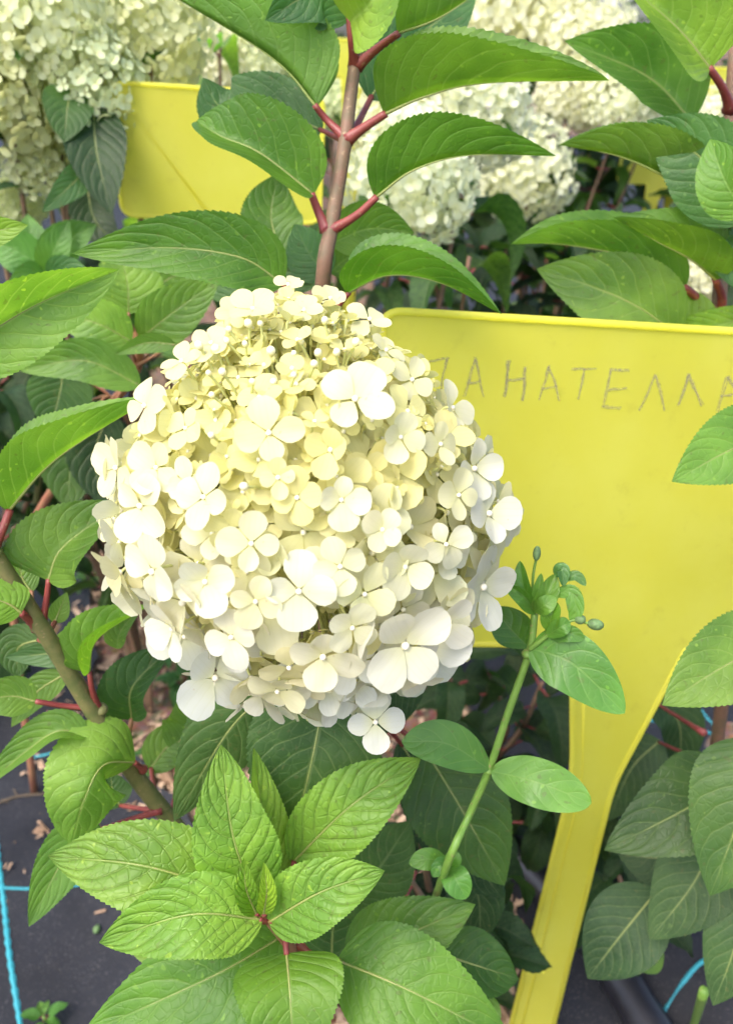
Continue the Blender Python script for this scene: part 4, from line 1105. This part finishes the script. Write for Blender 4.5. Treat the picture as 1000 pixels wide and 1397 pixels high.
shrub('hydrangea with white flower heads half hidden by the right-hand shrub', gb(980, 200, 1.4),
      [(985, 160, 1.3, 40, FW), (955, 378, .95, 45, FW), (1010, 260, 1.3, 50, FW)], C_DARK, 7, [([(910, 300, 1.3)], 6)])
shrub('hydrangea with pale flower heads far off behind the upright shoot', gb(440, 90, 1.75),
      [(440, 100, 1.75, 40, FM), (455, 145, 1.7, 34, FM), (400, 110, 1.8, 40, FM), (520, 100, 1.9, 40, FM)], C_DEEP, 6)
# leafy shrubs without flowers, shade put into their dark leaf colour
def green(label, base, stems_, c, n=7, ln=.10):
    t = thing('hydrangea', base, label, 'hydrangea')
    for pts in stems_: leafy_stem(t, [base] + [W(*q) for q in pts], .0042, .002, n, ln, c, t0=.12, droop=(-.5, .2))
    return t
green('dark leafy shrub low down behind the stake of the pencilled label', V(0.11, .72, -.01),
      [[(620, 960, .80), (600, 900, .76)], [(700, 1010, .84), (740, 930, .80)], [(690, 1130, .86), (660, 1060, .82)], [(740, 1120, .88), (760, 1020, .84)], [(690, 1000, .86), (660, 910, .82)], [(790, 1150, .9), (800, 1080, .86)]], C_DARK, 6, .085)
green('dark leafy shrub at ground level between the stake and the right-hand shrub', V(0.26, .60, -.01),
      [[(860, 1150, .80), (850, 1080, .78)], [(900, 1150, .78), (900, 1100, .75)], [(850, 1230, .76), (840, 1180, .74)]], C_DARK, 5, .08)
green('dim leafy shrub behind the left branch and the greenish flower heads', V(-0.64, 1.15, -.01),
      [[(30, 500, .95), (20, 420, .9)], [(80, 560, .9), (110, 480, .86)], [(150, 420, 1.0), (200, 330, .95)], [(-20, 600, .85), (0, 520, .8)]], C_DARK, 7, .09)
green('low dark leafy shoots added as shade around the foot of the slender weed', G(610, 1345) + V(0, 0, -.01),  # added foliage standing in for dark shade over the mulch
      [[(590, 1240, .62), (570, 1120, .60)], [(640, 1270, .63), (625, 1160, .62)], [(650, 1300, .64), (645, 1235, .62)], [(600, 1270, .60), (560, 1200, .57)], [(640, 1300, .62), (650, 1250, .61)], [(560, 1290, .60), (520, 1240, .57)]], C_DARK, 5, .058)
green('dark leafy shrub added to darken the gap low down behind the red-stalked leaves of the left branch', V(-0.60, .92, -.01),  # added to darken the pale gap behind the left branch
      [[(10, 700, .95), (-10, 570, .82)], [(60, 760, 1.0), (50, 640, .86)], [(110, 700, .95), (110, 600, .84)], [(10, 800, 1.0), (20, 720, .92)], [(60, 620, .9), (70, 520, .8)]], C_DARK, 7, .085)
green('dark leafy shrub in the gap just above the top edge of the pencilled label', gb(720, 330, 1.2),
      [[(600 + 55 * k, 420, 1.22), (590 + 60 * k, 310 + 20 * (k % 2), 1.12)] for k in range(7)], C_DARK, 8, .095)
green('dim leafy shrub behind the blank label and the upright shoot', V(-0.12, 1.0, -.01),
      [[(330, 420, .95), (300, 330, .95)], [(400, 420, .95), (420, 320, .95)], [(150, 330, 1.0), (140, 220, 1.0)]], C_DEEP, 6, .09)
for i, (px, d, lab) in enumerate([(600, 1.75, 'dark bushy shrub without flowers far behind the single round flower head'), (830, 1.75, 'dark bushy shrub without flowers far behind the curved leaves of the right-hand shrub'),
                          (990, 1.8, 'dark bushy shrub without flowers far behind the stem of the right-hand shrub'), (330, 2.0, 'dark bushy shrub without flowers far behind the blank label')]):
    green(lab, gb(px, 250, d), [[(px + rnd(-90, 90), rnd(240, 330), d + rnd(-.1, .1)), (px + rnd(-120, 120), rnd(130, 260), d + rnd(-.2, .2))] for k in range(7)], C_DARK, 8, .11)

# ================================================================== TREES BEYOND THE NURSERY
def tree(label, x, y, h, cr, c, n=2600):
    t = thing('tree', V(x, y, -.02), label, 'tree', 'trees beyond the nursery')
    mb = MB()
    tube(mb, catmull([V(x, y, -.02), V(x + .05, y, h * .45), V(x - .03, y, h * .9)], 10), [.09 * h / 3 * (1 - .85 * i / 10) for i in range(11)], 8)
    limbs = []
    for k in range(9):
        a = rnd(0, 6.28); z0 = h * rnd(.25, .75); e = V(x + math.cos(a) * cr * .75, y + math.sin(a) * cr * .75, z0 + h * rnd(.05, .2)); limbs.append(e)
        tube(mb, catmull([V(x, y, z0), V(x, y, z0).lerp(e, .5) + V(0, 0, .03), e], 5), [.03 * h / 3 * (1 - .8 * i / 5) for i in range(6)], 5)
    link('trunk', mb.mesh('trunk', [M_TRUNK], org=t.location), t)
    mb = MB()
    cl = [V(rnd(-1, 1), rnd(-1, 1), rnd(-1, 1)) for k in range(26)]
    for i in range(n):
        q = random.choice(cl) * .8 + V(random.gauss(0, .22), random.gauss(0, .22), random.gauss(0, .2))
        p = V(x + q.x * cr, y + q.y * cr, h * (.55 + .45 * q.z))
        if p.z < .1: continue
        s = rnd(.03, .075) * h / 3; u = V(rnd(-1, 1), rnd(-1, 1), rnd(-.6, .6)).normalized(); v = u.orthogonal().normalized() * s * .5
        mb.add([p, p + u * s * .5 + v, p + u * s * 1.1, p + u * s * .5 - v], [[0, 1, 2, 3]], 0, [(0, .5), (.5, .9), (1, .5), (.5, .1)])
    o = link('crown', mb.mesh('crown', [M_OLD], smooth=False, org=t.location), t, color=c); o['kind'] = 'stuff'
    return t
for k, (x, y, h, cr, lab) in enumerate([(-2.6, 6.0, 2.6, 1.3, 'dark round tree beyond the greenish flower heads'), (-0.5, 5.2, 2.4, 1.2, 'dark tree beyond the top of the upright shoot'), (1.2, 6.2, 2.8, 1.4, 'dark tree beyond the far white flower heads'),
                           (2.9, 5.4, 2.6, 1.3, 'dark tree beyond the right-hand shrub'), (-5.2, 7.0, 3.4, 1.8, 'tall dark tree standing farthest out past the greenish flower heads'), (5.4, 7.5, 3.4, 1.8, 'tall dark tree standing farthest out past the right-hand shrub')]):
    tree(lab, x, y, h, cr, (0.035, 0.075, 0.022))

# ================================================================== SMALL THINGS ON THE GROUND
p0, p1 = G(800, 1290), G(905, 1450)
hz = thing('irrigation_hose', V(p0.x, p0.y, 0), 'smooth black hose lying on the fabric beside the stake', 'hose')
mb = MB(); tube(mb, catmull([V(p0.x - .10, p0.y + .16, .02), V(p0.x, p0.y, .02), V(p1.x, p1.y, .02), V(p1.x + .07, p1.y - .11, .02)], 40), .020, 20)
link('tube', mb.mesh('tube', [M_PIPE], org=hz.location), hz)
cs0 = G(944, 1405); cs0.z = .0
cs = thing('cut_stem', cs0, 'short pale green cut stem sticking up from the fabric', 'stem')
mb = MB(); pt = W(960, 1352, .52); tube(mb, catmull([cs0, (cs0 + pt) / 2, pt], 8), .0032, 10)
link('stalk', mb.mesh('stalk', [M_WSTEM], org=cs0), cs)
# twigs on the fabric
def twig(px0, py0, px1, py1, r, label, side=-1):
    a, b = G(px0, py0), G(px1, py1); path = catmull([a, (a + b) / 2 + V(rnd(-.004, .004), .004, 0), b], 12)
    path = [V(p.x, p.y, fabz(p.x, p.y, side) + r) for p in path]
    mb = MB(); tube(mb, path, [r * rnd(.8, 1.15) for _ in path], 6)
    m_ = (a + b) / 2
    for k in range(3):
        s = path[3 + 3 * k]; tube(mb, [s, s + V(rnd(-.012, .012), rnd(-.012, .012), .002)], r * .5, 5)
    tag(link('twig', mb.mesh('twig', [M_TRUNK])), label, 'twig')
twig(-10, 1098, 62, 1080, .0016, 'thin grey-brown twig lying on the dark fabric near the left branch')
def flake(px, py, n, label, side=-1):
    c = G(px, py); mb = MB()
    for k in range(n):
        q = c + V(rnd(-.010, .010), rnd(-.008, .008), 0); q.z = fabz(q.x, q.y, side) + .004
        chip(mb, q, rnd(.004, .009))
    tag(link('bark_flake', mb.mesh('bark_flake', [M_CHIP], smooth=False)), label, 'bark')
flake(58, 1140, 4, 'pale torn bark flake lying on the fabric below the twig')
flake(18, 1196, 2, 'small brown crumb pair beside the long teal thread')
flake(45, 1048, 3, 'pale shred of bark beside the curved teal thread')
mbp = MB(); c = G(131, 1262); ball(mbp, V(c.x, c.y, fabz(c.x, c.y, -1) + .003), .0036, 0, 10, 8, V(.2, 1, .1), 1.3)
tag(link('fallen_bud', mbp.mesh('fallen_bud', [M_WBUD])), 'small round green bud fallen on the dark fabric', 'bud')
# seedlings
def seedling(px, py, n, ln, label, c=CW, z=0):
    b = G(px, py); b.z = -.004
    t = thing('seedling', b, label, 'seedling')
    mb = MB(); tube(mb, [b, b + V(0, 0, ln * .5)], .0012, 6); link('stalk', mb.mesh('stalk', [M_WSTEM], org=b), t)
    for k in range(n):
        a = k * 2.4 + rnd(-.3, .3)
        put_leaf(t, b + V(0, 0, ln * (.2 + .3 * k / n)), V(math.cos(a), math.sin(a), rnd(.1, .7)), ln * rnd(.7, 1.1), jit(c, .15))
    return t
seedling(62, 1392, 7, .022, 'tiny rosette of rounded leaves growing at the edge of the fabric by the teal thread')
seedling(228, 900, 7, .04, 'low seedling growing from the wood chips beside the flower head', (0.06, .17, .05))
seedling(250, 940, 9, .05, 'low seedling growing from the wood chips under the dangling florets', (0.05, .15, .04))
seedling(120, 800, 5, .035, 'low seedling growing from the wood chips where the fabric ends', (0.08, .2, .05))
seedling(215, 1040, 6, .04, 'low seedling growing from the wood chips at the foot of the left branch', (0.06, .16, .04))
seedling(170, 780, 5, .04, 'low seedling growing from the wood chips nearest the blank label', (0.10, .22, .05))
